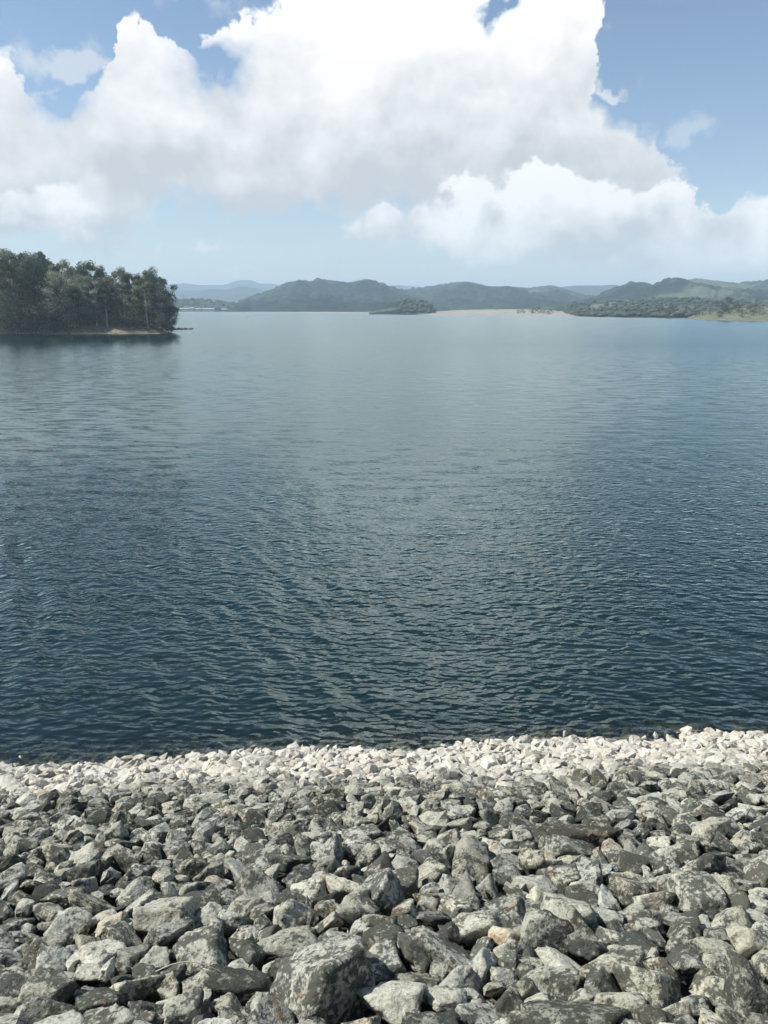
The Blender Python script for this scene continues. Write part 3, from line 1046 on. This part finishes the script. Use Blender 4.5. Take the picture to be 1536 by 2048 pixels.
cf = [(4, 5, 6, 7), (0, 1, 5, 4), (1, 2, 6, 5), (2, 3, 7, 6), (3, 0, 4, 7), (3, 2, 1, 0)]
tag(link('dam_crest', mesh_np('dam_crest', cv, cf, m, smooth=False)), 'flat concrete crest of the dam behind the riprap', None, None, 'structure')

# ------------------------------------------------------------------ riprap: landmark stones measured in the photograph
# column, row, width, height (photograph pixels), tone, label, short reference for neighbours
HERO = [
    (645, 1958, 205, 175, (1.0, 1.0, .98), 'biggest boulder, broad lichen-mottled block at the bottom middle', 'the biggest boulder'),
    (785, 1993, 140, 90, (1.1, 1.1, 1.08), 'pale rounded boulder right beside the biggest boulder', 'the pale boulder beside the biggest one'),
    (405, 1893, 118, 125, (.95, .95, .92), 'tall ridged rock with a vertical crack, left of the biggest boulder', 'the tall cracked rock'),
    (335, 1815, 118, 80, (1.0, .98, .92), 'slanted flat-topped slab over a deep black gap', 'the slanted slab over the black gap'),
    (525, 1765, 120, 75, (.7, .7, .68), 'large slab with a dark weathered top above the white-faced rock', 'the dark-topped slab'),
    (617, 1779, 76, 54, (1.25, 1.23, 1.18), 'angular white-faced rock between darker slabs', 'the white-faced rock'),
    (496, 1866, 44, 52, (1.15, 1.13, 1.08), 'small pale diamond-shaped rock standing on its point', 'the small diamond-shaped rock'),
    (582, 1880, 135, 62, (.8, .8, .76), 'wide grey wedge of rock just above the biggest boulder', 'the wide grey wedge'),
    (132, 1776, 88, 42, (1.3, 1.28, 1.2), 'flat pale brick-like slab near the left side', 'the flat pale slab'),
    (115, 1705, 62, 52, (1.1, 1.06, .98), 'upright smooth-faced tan rock above the flat pale slab', 'the upright tan rock'),
    (167, 1737, 60, 46, (.55, .56, .55), 'dark hollow-sided rock beside the upright tan rock', 'the dark hollow rock'),
    (92, 1970, 108, 98, (.95, .94, .88), 'broad knobbly rock at the lower left', 'the knobbly rock at the lower left'),
    (188, 2004, 98, 78, (.7, .7, .66), 'dark squat rock with a white pointed tip', 'the dark squat rock'),
    (214, 1962, 30, 44, (1.6, 1.58, 1.5), 'small white fang-shaped stone perched on the dark squat rock', 'the white fang-shaped stone'),
    (365, 2003, 78, 88, (.9, .9, .86), 'upright grey rock between black gaps at the bottom', 'the upright grey rock at the bottom'),
    (467, 2022, 62, 62, (1.25, 1.22, 1.15), 'pale triangular rock cut by the bottom edge', 'the pale triangular rock'),
    (478, 1958, 138, 52, (.5, .51, .48), 'long dark slab lying flat left of the biggest boulder', 'the long dark slab'),
    (712, 1815, 88, 80, (.85, .84, .78), 'steep brownish block leaning to the right', 'the leaning brownish block'),
    (90, 1868, 80, 56, (.75, .75, .71), 'rough dark grey rock above the knobbly one', 'the rough dark rock'),
    (305, 1910, 70, 52, (.9, .9, .86), 'pitted grey rock under the slanted slab', 'the pitted rock'),
    (390, 1762, 58, 60, (1.05, 1.05, .98), 'wedge-shaped rock with a sharp black shadow', 'the sharp wedge'),
    (1303, 1955, 138, 112, (1.15, 1.13, 1.05), 'smooth rounded tan boulder at the lower right', 'the smooth tan boulder'),
    (1500, 1962, 100, 175, (.8, .8, .76), 'tall striped boulder cut by the right edge', 'the tall striped boulder'),
    (1440, 1972, 112, 68, (1.1, 1.08, 1.0), 'white-streaked rock leaning on the tall striped boulder', 'the white-streaked rock'),
    (1016, 1920, 46, 56, (1.3, 1.28, 1.2), 'small pale egg-shaped rock standing upright in a black gap', 'the pale egg-shaped rock'),
    (1215, 1868, 68, 48, (1.12, 1.1, 1.02), 'rounded pale rock behind the wide flat ledge', 'the rounded pale rock'),
    (1300, 1845, 62, 30, (1.0, 1.0, .95), 'thin flat stone lying across larger rocks', 'the thin flat stone'),
    (1425, 1890, 88, 60, (.85, .85, .8), 'blocky lichen-dark rock above the white-streaked one', 'the blocky lichen-dark rock'),
    (1308, 1788, 78, 60, (1.1, 1.09, 1.02), 'pyramid-shaped pale rock with a dark foot', 'the pale pyramid rock'),
    (1460, 1830, 92, 70, (1.05, 1.04, .97), 'flat-faced tan rock near the right edge', 'the flat-faced tan rock'),
    (1140, 1820, 112, 100, (1.0, 1.0, .94), 'broad fan-shaped rock with a dark undercut', 'the fan-shaped rock'),
    (960, 1840, 108, 64, (1.05, 1.04, .98), 'long pale hump of rock left of centre-right', 'the long pale hump'),
    (1053, 1830, 46, 42, (1.15, 1.13, 1.05), 'small cube-like pale rock by a black hole', 'the cube-like rock'),
    (833, 1875, 62, 54, (1.05, 1.03, .96), 'round grey cobble-shaped rock above the pale boulder', 'the round grey rock'),
    (1225, 1920, 142, 62, (1.1, 1.08, 1.0), 'wide flat ledge of tan rock behind the smooth tan boulder', 'the wide flat ledge'),
    (1100, 1950, 122, 66, (.95, .95, .9), 'jagged mottled rock between the egg-shaped rock and the ledge', 'the jagged mottled rock'),
    (888, 1990, 92, 62, (1.0, .99, .93), 'sloping grey rock right of the pale boulder', 'the sloping grey rock'),
    (1165, 2018, 205, 80, (.6, .61, .57), 'big black-lichened slab with white flecks at the bottom edge', 'the black-lichened slab'),
    (853, 1787, 52, 38, (.8, .68, .5), 'small brown rock in a dark hollow', 'the small brown rock'),
    (870, 1830, 66, 46, (.5, .5, .49), 'dark rock sunk in the hollow below the brown one', 'the dark sunken rock'),
    (1120, 1740, 78, 60, (1.0, 1.0, .95), 'domed grey rock in the middle right', 'the domed grey rock'),
    (1421, 1722, 54, 82, (.62, .64, .63), 'dark blade of rock standing on edge at the right', 'the upright dark blade'),
    (1418, 1655, 84, 66, (1.0, .99, .93), 'smooth-topped block with a deep side crack at the right', 'the smooth-topped block'),
    (1165, 1668, 150, 44, (.62, .56, .5), 'long brownish-black slab in the upper rows at the right', 'the long brownish slab'),
    (792, 1584, 34, 34, (1.45, 1.42, 1.32), 'round pale cobble just under the white band', 'the round pale cobble'),
]
HERO_W = [
    (424, 1486, 36, 28, (1.05, 1.05, 1.05), 'large peaked white stone standing out at the water edge', 'the peaked white stone'),
    (1152, 1472, 34, 18, (1.05, 1.05, 1.03), 'smooth oval white stone on the rim of the white band', 'the smooth oval stone'),
    (262, 1499, 28, 15, (.30, .30, .30), 'single dark wet-looking rock at the water edge', 'the dark rock at the water edge'),
    (112, 1513, 44, 20, (1.0, 1.0, 1.0), 'broad white stone at the water edge near the left', 'the broad white stone'),
    (228, 1508, 36, 16, (1.0, 1.0, .98), 'flat white stone next to the dark wet-looking rock', 'the flat white stone'),
    (1512, 1463, 40, 20, (1.0, 1.0, 1.0), 'white stone block at the right end of the water edge', 'the right end white block'),
    (1340, 1465, 26, 14, (1.02, 1.02, 1.0), 'round white stone on the rim near the right', 'the round white stone'),
    (700, 1478, 26, 14, (1.0, 1.0, 1.0), 'small white stone at the middle of the water edge', 'the middle white stone'),
    (310, 1524, 52, 26, (.95, .94, .92), 'broad cream stone low in the white band', 'the broad cream stone'),
    (940, 1482, 26, 14, (1.0, 1.0, .98), 'pale stone on the rim right of the middle', 'the pale rim stone'),
]

rocks = []            # dicts: s, n, r (footprint radius), dims (3), kind, hero index


def cellkey(s, n):
    return (int(math.floor(s / 0.6)), int(math.floor(n / 0.6)))


buckets = {}


def fits(s, n, r, f):
    a, b = cellkey(s, n)
    for i in range(a - 1, a + 2):
        for j in range(b - 1, b + 2):
            for k in buckets.get((i, j), ()):
                q = rocks[k]
                if (q['s'] - s) ** 2 + (q['n'] - n) ** 2 < (f * (q['r'] + r)) ** 2:
                    return False
    return True


def add_rock(**k):
    buckets.setdefault(cellkey(k['s'], k['n']), []).append(len(rocks))
    rocks.append(k)


for white, table in ((False, HERO), (True, HERO_W)):
    for (x, y, w, h, tone, lab, ref) in table:
        s, n, tdep = px_on_slope(x, y + h * 0.18, 0.05)
        wm = w / FPX * tdep
        hm = h / FPX * tdep
        depth = 0.5 * (wm + hm) * 0.95
        perch = 'fang' in lab
        add_rock(s=s, n=n, r=0.5 * min(0.5 * (wm + depth), 0.85) * (0.5 if perch else 0.92), dims=(wm * 1.06, depth, max(hm * 0.98, 0.4 * wm)), hero=(lab, ref, tone), white=white, lift=0.16 if perch else 0.0)

SMIN, SMAX, NMIN, NMAX = -15.0, 15.0, 3.2, 18.6
for radius, tries in ((0.29, 120), (0.235, 800), (0.20, 2600), (0.17, 5000), (0.145, 9000), (0.12, 17000), (0.10, 24000), (0.085, 26000), (0.07, 22000)):
    for _ in range(tries):
        s = rnd.uniform(SMIN, SMAX)
        n = rnd.uniform(NMIN, NMAX)
        lim = rnd.choice((0.10, 0.11, 0.13, 0.17)) if n > 12.6 else 0.185 if n > 8.5 else 0.30
        r = radius * rnd.uniform(0.88, 1.1)
        if r > lim:
            continue
        if radius < 0.09 and n < 11 and rnd.random() < 0.6:
            continue
        if fits(s, n, r, 0.86 if n < 9.5 and s < 0.5 and radius > 0.10 else 0.70 if n > 12.9 else 0.78):
            add_rock(s=s, n=n, r=r, dims=None, hero=None, white=False, lift=0.0)

# shape, place and show size of every stone
for i, q in enumerate(rocks):
    r = random.Random(1000 + i)
    if q['dims'] is None:
        a = 2.3 * q['r']
        q['dims'] = (a * r.uniform(0.9, 1.32), a * r.uniform(0.72, 1.08), a * r.uniform(0.42, 0.78))
        q['lift'] = r.gauss(0.0, 0.12) * q['r']
        q['tilt'] = (r.gauss(0, 0.42), r.gauss(0, 0.42), r.uniform(0, 6.283))
        g = r.choice([0.62, 0.74, 0.82, 0.88, 0.92, 0.96, 1.0, 1.06, 1.18])
        wv = max(r.gauss(0.006, 0.025), -0.015)
        q['tone'] = (g * (1 + wv), g, g * (0.97 - 1.5 * wv))
        q['g'] = g
    else:
        q['tilt'] = (r.gauss(0, 0.06), r.gauss(0, 0.08), r.gauss(0, 0.12))
        q['tone'] = q['hero'][2]
        q['g'] = q['tone'][0]
    q['lich'] = min(max(r.gauss(0.58, 0.22) + (0.25 if q['g'] < 0.8 else 0.0), 0.0), 1.0)
    up = q['dims'][2]
    q['pos'] = sn_to_world(q['s'], q['n'], 0.09 * float(vnoise(np.array([[q['s'] * 0.55, q['n'] * 0.55, 3.3]]), 8)[0])) + SLOPE_N * (0.10 * up + q['lift'] - 0.03)
    px, py, zc = project(q['pos'] + SLOPE_N * up * 0.3)
    q['px'], q['py'] = float(px), float(py)
    q['show'] = q['dims'][0] * FPX / float(zc)
    q['z'] = float(q['pos'][2])
    if q['hero'] is None:
        q['white'] = q['z'] < 1.2
    q['in'] = -15 < px < 1551 and py < 2075 and q['z'] > -0.05


def rock_matrix(q):
    R = SLOPE_M @ Euler(q['tilt'], 'XYZ').to_matrix()
    M = R.to_4x4() @ Matrix.Diagonal((*q['dims'], 1.0))
    M.translation = Vector(q['pos'])
    return M


pick = []
for white in (False, True):
    cand = sorted((i for i, q in enumerate(rocks) if q['in'] and q['white'] == white and q['hero'] is None), key=lambda i: -rocks[i]['show'])
    own = [i for i, q in enumerate(rocks) if q['hero'] and q['white'] == white]
    pick += own + cand[:300 - len(own)]
picked = set(pick)

variants = [mesh_np('rock', *rock_verts(500 + k, 4, planes=7 + k % 4, sharp=60 + 6 * (k % 5)), M_rock) for k in range(26)]
variants_w = [mesh_np('bleached_stone', *rock_verts(700 + k, 3, planes=7 + k % 4, sharp=70, rough=1.5), M_rock, False) for k in range(16)]


def relation(q, white):
    """words that tie a stone to the nearest landmark stone"""
    best, bd = None, 1e9
    for h in rocks:
        if h['hero'] and h['white'] == white:
            d = math.hypot(q['px'] - h['px'], (q['py'] - h['py']) * (2.0 if white else 1.0))
            if d < bd:
                best, bd = h, d
    dx_, dy_ = q['px'] - best['px'], q['py'] - best['py']
    near = 'just ' if bd < 75 else ''
    if abs(dx_) > abs(dy_) * (0.8 if not white else 0.4):
        w = 'right of' if dx_ > 0 else 'left of'
    else:
        w = 'below' if dy_ > 0 else 'above'
    return f"{near}{w} {best['hero'][1]}"


for i in pick:
    q = rocks[i]
    r = random.Random(5000 + i)
    wt_ = q['white']
    if q['hero']:
        lab = q['hero'][0]
        vs = rock_verts(9000 + i, 4, planes=9, sharp=70)
        me = mesh_np('rock', *vs, M_rock)
    else:
        me = r.choice(variants_w if wt_ else variants)
        size = 'large' if q['show'] > (36 if wt_ else 95) else 'mid-sized' if q['show'] > (31 if wt_ else 75) else 'small'
        shape = 'flat' if q['dims'][2] < 0.62 * q['dims'][0] else 'blocky' if q['dims'][2] < 0.85 * q['dims'][0] else 'steep'
        if wt_:
            row = 'at the water' if q['z'] < 0.38 else 'mid-band' if q['z'] < 0.75 else 'upper-band'
            hue = 'whiter' if q['g'] > 0.93 else 'greyer'
            lab = f"{size} {shape} {hue} stone {row}, {relation(q, True)}"
        else:
            tone = 'dark' if q['g'] < 0.8 else 'pale' if q['g'] > 1.15 else 'grey'
            lab = f"{size} {shape} {tone} rock {relation(q, False)}"
    o = link('bleached_stone' if wt_ else 'rock', me)
    o.matrix_world = rock_matrix(q)
    o.color = (*q['tone'], q['lich'])
    tag(o, lab, 'stone' if wt_ else 'rock', 'bleached stones along the waterline' if wt_ else 'riprap rocks of the dam face')

# all the other stones of the face, and the chips in the gaps between them: past counting
LOW2 = [rock_verts(300 + k, 2, planes=8 + k % 4, sharp=50) for k in range(20)]
LOW1 = [rock_verts(400 + k, 1, planes=8, sharp=20) for k in range(14)]
VV, FF, TT = [], [], []
base = 0


def emit(shape, M, tone, lich=0.5):
    global base
    v, f = shape
    A = np.array(M)
    VV.append(v @ A[:3, :3].T + A[:3, 3])
    FF.append(f + base)
    TT.append(np.repeat(np.array([[*tone, lich]]), len(v), 0))
    base += len(v)


for i, q in enumerate(rocks):
    if i in picked:
        continue
    r = random.Random(7000 + i)
    inside = -120 < q['px'] < 1660 and q['z'] > -0.2
    emit(r.choice(LOW2 if inside and q['show'] > 27 else LOW1), rock_matrix(q), q['tone'], q['lich'])
for k in range(3600):
    r = random.Random(90000 + k)
    s, n = r.uniform(SMIN + 2, SMAX - 2), r.uniform(NMIN, NMAX)
    a = r.uniform(0.09, 0.22)
    q = dict(dims=(a * r.uniform(.8, 1.2), a, a * r.uniform(.6, .9)), tilt=(r.gauss(0, .5), r.gauss(0, .5), r.uniform(0, 6.28)),
             pos=sn_to_world(s, n) + SLOPE_N * r.uniform(-0.30, -0.10))
    g = r.uniform(0.6, 1.15)
    emit(r.choice(LOW1), rock_matrix(q), (g, g, g * 0.96))
me = mesh_np('riprap', np.concatenate(VV), np.concatenate(FF), M_rock_mass, smooth=False)
ca = me.color_attributes.new('tone', 'FLOAT_COLOR', 'POINT')
ca.data.foreach_set('color', np.concatenate(TT).astype(np.float32).ravel())
tag(link('riprap', me), 'smaller and farther broken stones filling the dam face', 'riprap', None, 'stuff')

# a dry bent twig caught between the rocks at the lower left
m, t, out = new_mat('dry_twig_bark')
principled(t, out, (0.42, 0.38, 0.30), 0.8)
V, F = [], []
pts = []
for k in range(9):
    f = k / 8
    s, n, td = px_on_slope(312 + 130 * f, 1945 - 0 * f, 0.25)
    pts.append(sn_to_world(s, n, 0.26 + 0.10 * math.sin(math.pi * f)))
tube(V, F, pts, [0.006 - 0.004 * k / 8 for k in range(9)], 5)
tube(V, F, [pts[3], pts[3] + np.array((0.06, 0.05, 0.10)), pts[3] + np.array((0.15, 0.06, 0.14))], [0.003, 0.0025, 0.001], 4)
tag(link('twig', mesh_np('twig', V, F, m)), 'thin dry bent twig caught among the rocks at the lower left', 'twig')

# ------------------------------------------------------------------ stony spit off the headland
VV, FF, TT = [], [], []
base = 0
for k in range(150):
    r = random.Random(60 + k)
    f = r.random() ** 1.15
    p = px_at(333 + 52 * f, 656, 352)
    a = r.uniform(0.7, 1.9) * (1.15 - 0.6 * f)
    x, y = float(p[0]), 352 + r.uniform(-3, 3) - 22 * (1 - f) ** 2
    M = Matrix.Translation((x, y, r.uniform(-0.25, 0.35) + 1.3 * max(0, 0.25 - f))) @ Euler((r.uniform(0, 6), r.uniform(0, 6), r.uniform(0, 6))).to_matrix().to_4x4() @ Matrix.Diagonal((a, a * 0.8, a * 0.6, 1))
    g = r.uniform(0.18, 0.40)  # stone tones kept dark to stand for the shadows along the spit
    emit(r.choice(LOW1), M, (g, g, g))
m, t, out = new_mat('spit_stone')
at = t.node('ShaderNodeAttribute', attribute_type='GEOMETRY', attribute_name='tone')
principled(t, out, t.mix(1.0, (0.30, 0.28, 0.23), at.outputs['Color'], 'MULTIPLY'), 0.9)
me = mesh_np('spit_rubble', np.concatenate(VV), np.concatenate(FF), m, smooth=False)
ca = me.color_attributes.new('tone', 'FLOAT_COLOR', 'POINT')
ca.data.foreach_set('color', np.concatenate(TT).astype(np.float32).ravel())
tag(link('spit_rubble', me), 'low dark stony spit running out from the headland tip', 'rubble', None, 'stuff')

# ------------------------------------------------------------------ far shore: woods that read as one mass, single trees and houses
VV, FF, TT = [], [], []
base = 0
CR = []
for k in range(10):
    d, f = ICO[2]
    p = d * (1 + 0.35 * fbm(d * 2.2 + k * 7, 3, k))[:, None]
    p[:, 2] = p[:, 2] * 0.5 + 0.45
    CR.append((p * 0.5, f))


def scatter(hf, n, x0, x1, t0, t1, h0, h1, seed, dens=None):
    r = random.Random(seed)
    for _ in range(n):
        px = r.uniform(x0, x1)
        t_ = r.uniform(t0, t1) ** 1.2
        if dens and not dens(px, t_, r):
            continue
        x, y, z = hf(px, t_)
        h = r.uniform(h0, h1)
        w = h * r.uniform(0.7, 1.15)
        M = Matrix.Translation((x + r.uniform(-3, 3), y + r.uniform(-3, 3), max(z, 0) - 0.5)) @ Matrix.Rotation(r.uniform(0, 6.28), 4, 'Z') @ Matrix.Diagonal((w, w, h, 1))
        g = r.uniform(0.75, 1.3)
        emit(r.choice(CR), M, (g * r.uniform(.9, 1.1), g, g * r.uniform(.9, 1.05)))


scatter(h_left, 420, 200, 468, 0.08, 1.0, 8, 16, 1)
scatter(h_knoll, 130, 800, 868, 0.12, 1.0, 4, 8, 2)
scatter(h_low, 1100, 1130, 1660, 0.02, 1.0, 4.0, 7.5, 3)
scatter(h_low, 90, 1120, 1480, 0.02, 0.06, 6, 11, 4)
m, t, out = new_mat('far_leaves')
pos = t.node('ShaderNodeNewGeometry').outputs['Position']
at = t.node('ShaderNodeAttribute', attribute_type='GEOMETRY', attribute_name='tone')
c = t.mix(t.step(t.noise(pos, 0.5, 4.0, 0.65), 0.35, 0.65), (0.060, 0.078, 0.066), (0.105, 0.125, 0.098))  # crown colours paled and greyed to carry haze and sunlight
principled(t, out, t.mix(1.0, c, at.outputs['Color'], 'MULTIPLY'), 1.0, t.noise(pos, 1.2, 3.0, 0.6), 1.0, 1.5, 0.05)
me = mesh_np('far_woods', np.concatenate(VV), np.concatenate(FF), m)
ca = me.color_attributes.new('tone', 'FLOAT_COLOR', 'POINT')
ca.data.foreach_set('color', np.concatenate(TT).astype(np.float32).ravel())
tag(link('far_woods', me), 'far woods along the opposite shore, crowns merging into one mass', 'woods', None, 'stuff')

for k in range(24):
    r = random.Random(800 + k)
    px = 1388 + 172 * (k + r.random()) / 24
    tq = r.uniform(0.15, 1.0)
    x, y, z = h_right(px, tq)
    hgt = r.uniform(3.0, 7.5) * (0.6 if px < 1420 else 1.0)
    place_tree('shrub', r.choice(['small0', 'small1', 'small1']), (x, y, z - 0.2), hgt, f"{'tall' if hgt > 5.2 else 'middling' if hgt > 4 else 'low'} olive shrub {'near the water' if tq < 0.4 else 'half way up' if tq < 0.7 else 'on the crest'} at the {('left', 'middle', 'right')[min(2, int((px - 1388) / 50))]} of the dry grassy point", 'shrub', 'shrubs on the dry grassy point')
for k, (px, tt_, hgt, var) in enumerate(((1340, .03, 11, 'round0'), (1322, .03, 9, 'round0'), (1448, .5, 12, 'small1'))):
    hf = h_right if px > 1400 else h_low
    x, y, z = hf(px, tt_)
    place_tree('tree', var, (x, y, z - 0.3), hgt, ('dark rounded tree at the water on the low far shore', 'smaller dark tree left of the rounded shore tree',
               'pale feathery tree rising from the dry grassy point')[k], 'tree', 'trees on the far shore')
for k, (px, tt_, hgt) in enumerate(((1036, .25, 5), (1046, .3, 4), (1062, .25, 6.5), (1075, .3, 7.5), (1088, .25, 7), (1098, .2, 5))):
    x, y, z = h_sand(px, tt_)
    place_tree('shrub', ('small0', 'small1')[k % 2], (x, y, z - 0.2), hgt, 'grey-green shrub growing alone on the pale sandbank', 'shrub', 'shrubs on the sandbank', wide=1.3)

# houses of a village on the left far shore
def plain(name, c, rough=0.8):
    m, t, out = new_mat(name)
    pos = t.node('ShaderNodeNewGeometry').outputs['Position']
    principled(t, out, t.mix(t.noise(pos, 1.5, 3.0), tuple(v * 0.9 for v in c), c), rough)
    return m


M_wall = plain('white_render', (0.78, 0.77, 0.74))
M_roof = plain('roof_sheet', (0.42, 0.38, 0.35))
M_win = plain('house_glass', (0.05, 0.06, 0.07), 0.2)
HOUSES = [(356, 9, 3.2, 'leftmost white house of the far village, beside the headland'), (371, 12, 3.4, 'long low white house on the far shore'),
          (382, 8, 4.2, 'taller white house next to the long low one'), (396, 11, 3.2, 'white house in the middle of the far village'),
          (409, 15, 3.6, 'widest white building of the far village'), (424, 8, 3.0, 'small white house right of the widest village building'),
          (446, 10, 3.0, 'last white house of the far village by the low point')]
for px, w, hgt, lab in HOUSES:
    x, y, z = h_left(px, 0.05)
    z = max(z, 0.6)
    o = link('house', None, None, (x, y - 4, z))
    tag(o, lab, 'house', 'houses on the far shore')
    d = 7.0
    bv = [(-w / 2, -d / 2, -1), (w / 2, -d / 2, -1), (w / 2, d / 2, -1), (-w / 2, d / 2, -1), (-w / 2, -d / 2, hgt), (w / 2, -d / 2, hgt), (w / 2, d / 2, hgt), (-w / 2, d / 2, hgt)]
    link('wall', mesh_np('wall', bv, [(0, 1, 5, 4), (1, 2, 6, 5), (2, 3, 7, 6), (3, 0, 4, 7), (3, 2, 1, 0)], M_wall, False), o)
    e = 0.5
    rv = [(-w / 2 - e, -d / 2 - e, hgt - .05), (w / 2 + e, -d / 2 - e, hgt - .05), (w / 2 + e, d / 2 + e, hgt - .05), (-w / 2 - e, d / 2 + e, hgt - .05), (-w / 2 - e, 0, hgt + 1.7), (w / 2 + e, 0, hgt + 1.7)]
    rf = bpy.data.meshes.new('roof')
    rf.from_pydata(rv, [], [(0, 1, 5, 4), (2, 3, 4, 5), (0, 4, 3), (1, 2, 5), (3, 2, 1, 0)])
    rf.materials.append(M_roof)
    link('roof', rf, o)
    for wx in (-0.3, 0.0, 0.3):
        ww, wh = 0.6, 0.7
        cx = wx * w
        wv = [(cx - ww, -d / 2 - .06, hgt * .55 - wh), (cx + ww, -d / 2 - .06, hgt * .55 - wh), (cx + ww, -d / 2 - .06, hgt * .55 + wh), (cx - ww, -d / 2 - .06, hgt * .55 + wh)]
        wv += [(a, b + .1, c_) for a, b, c_ in wv]
        link('window', mesh_np('window', wv, [(0, 1, 2, 3), (0, 4, 5, 1), (1, 5, 6, 2), (2, 6, 7, 3), (3, 7, 4, 0)], M_win, False), o)

# ------------------------------------------------------------------ the air between
m, t, out = new_mat('haze_air')
pv = t.node('ShaderNodeVolumePrincipled')
pv.inputs['Color'].default_value = (0.66, 0.84, 0.98, 1)
pv.inputs['Density'].default_value = 0.00021
pv.inputs['Anisotropy'].default_value = 0.0
t.l.new(pv.outputs[0], out.inputs['Volume'])
hx, hy0, hy1, hz0, hz1 = 16000, -120, 15500, -14.0, 262.0
hv = [(-hx, hy0, hz0), (hx, hy0, hz0), (hx, hy1, hz0), (-hx, hy1, hz0), (-hx, hy0, hz1), (hx, hy0, hz1), (hx, hy1, hz1), (-hx, hy1, hz1)]
hf_ = [(0, 3, 2, 1), (4, 5, 6, 7), (0, 1, 5, 4), (1, 2, 6, 5), (2, 3, 7, 6), (3, 0, 4, 7)]
tag(link('haze', mesh_np('haze', hv, hf_, m, False)), 'thin blue haze over the lake and hills', None, None, 'stuff')
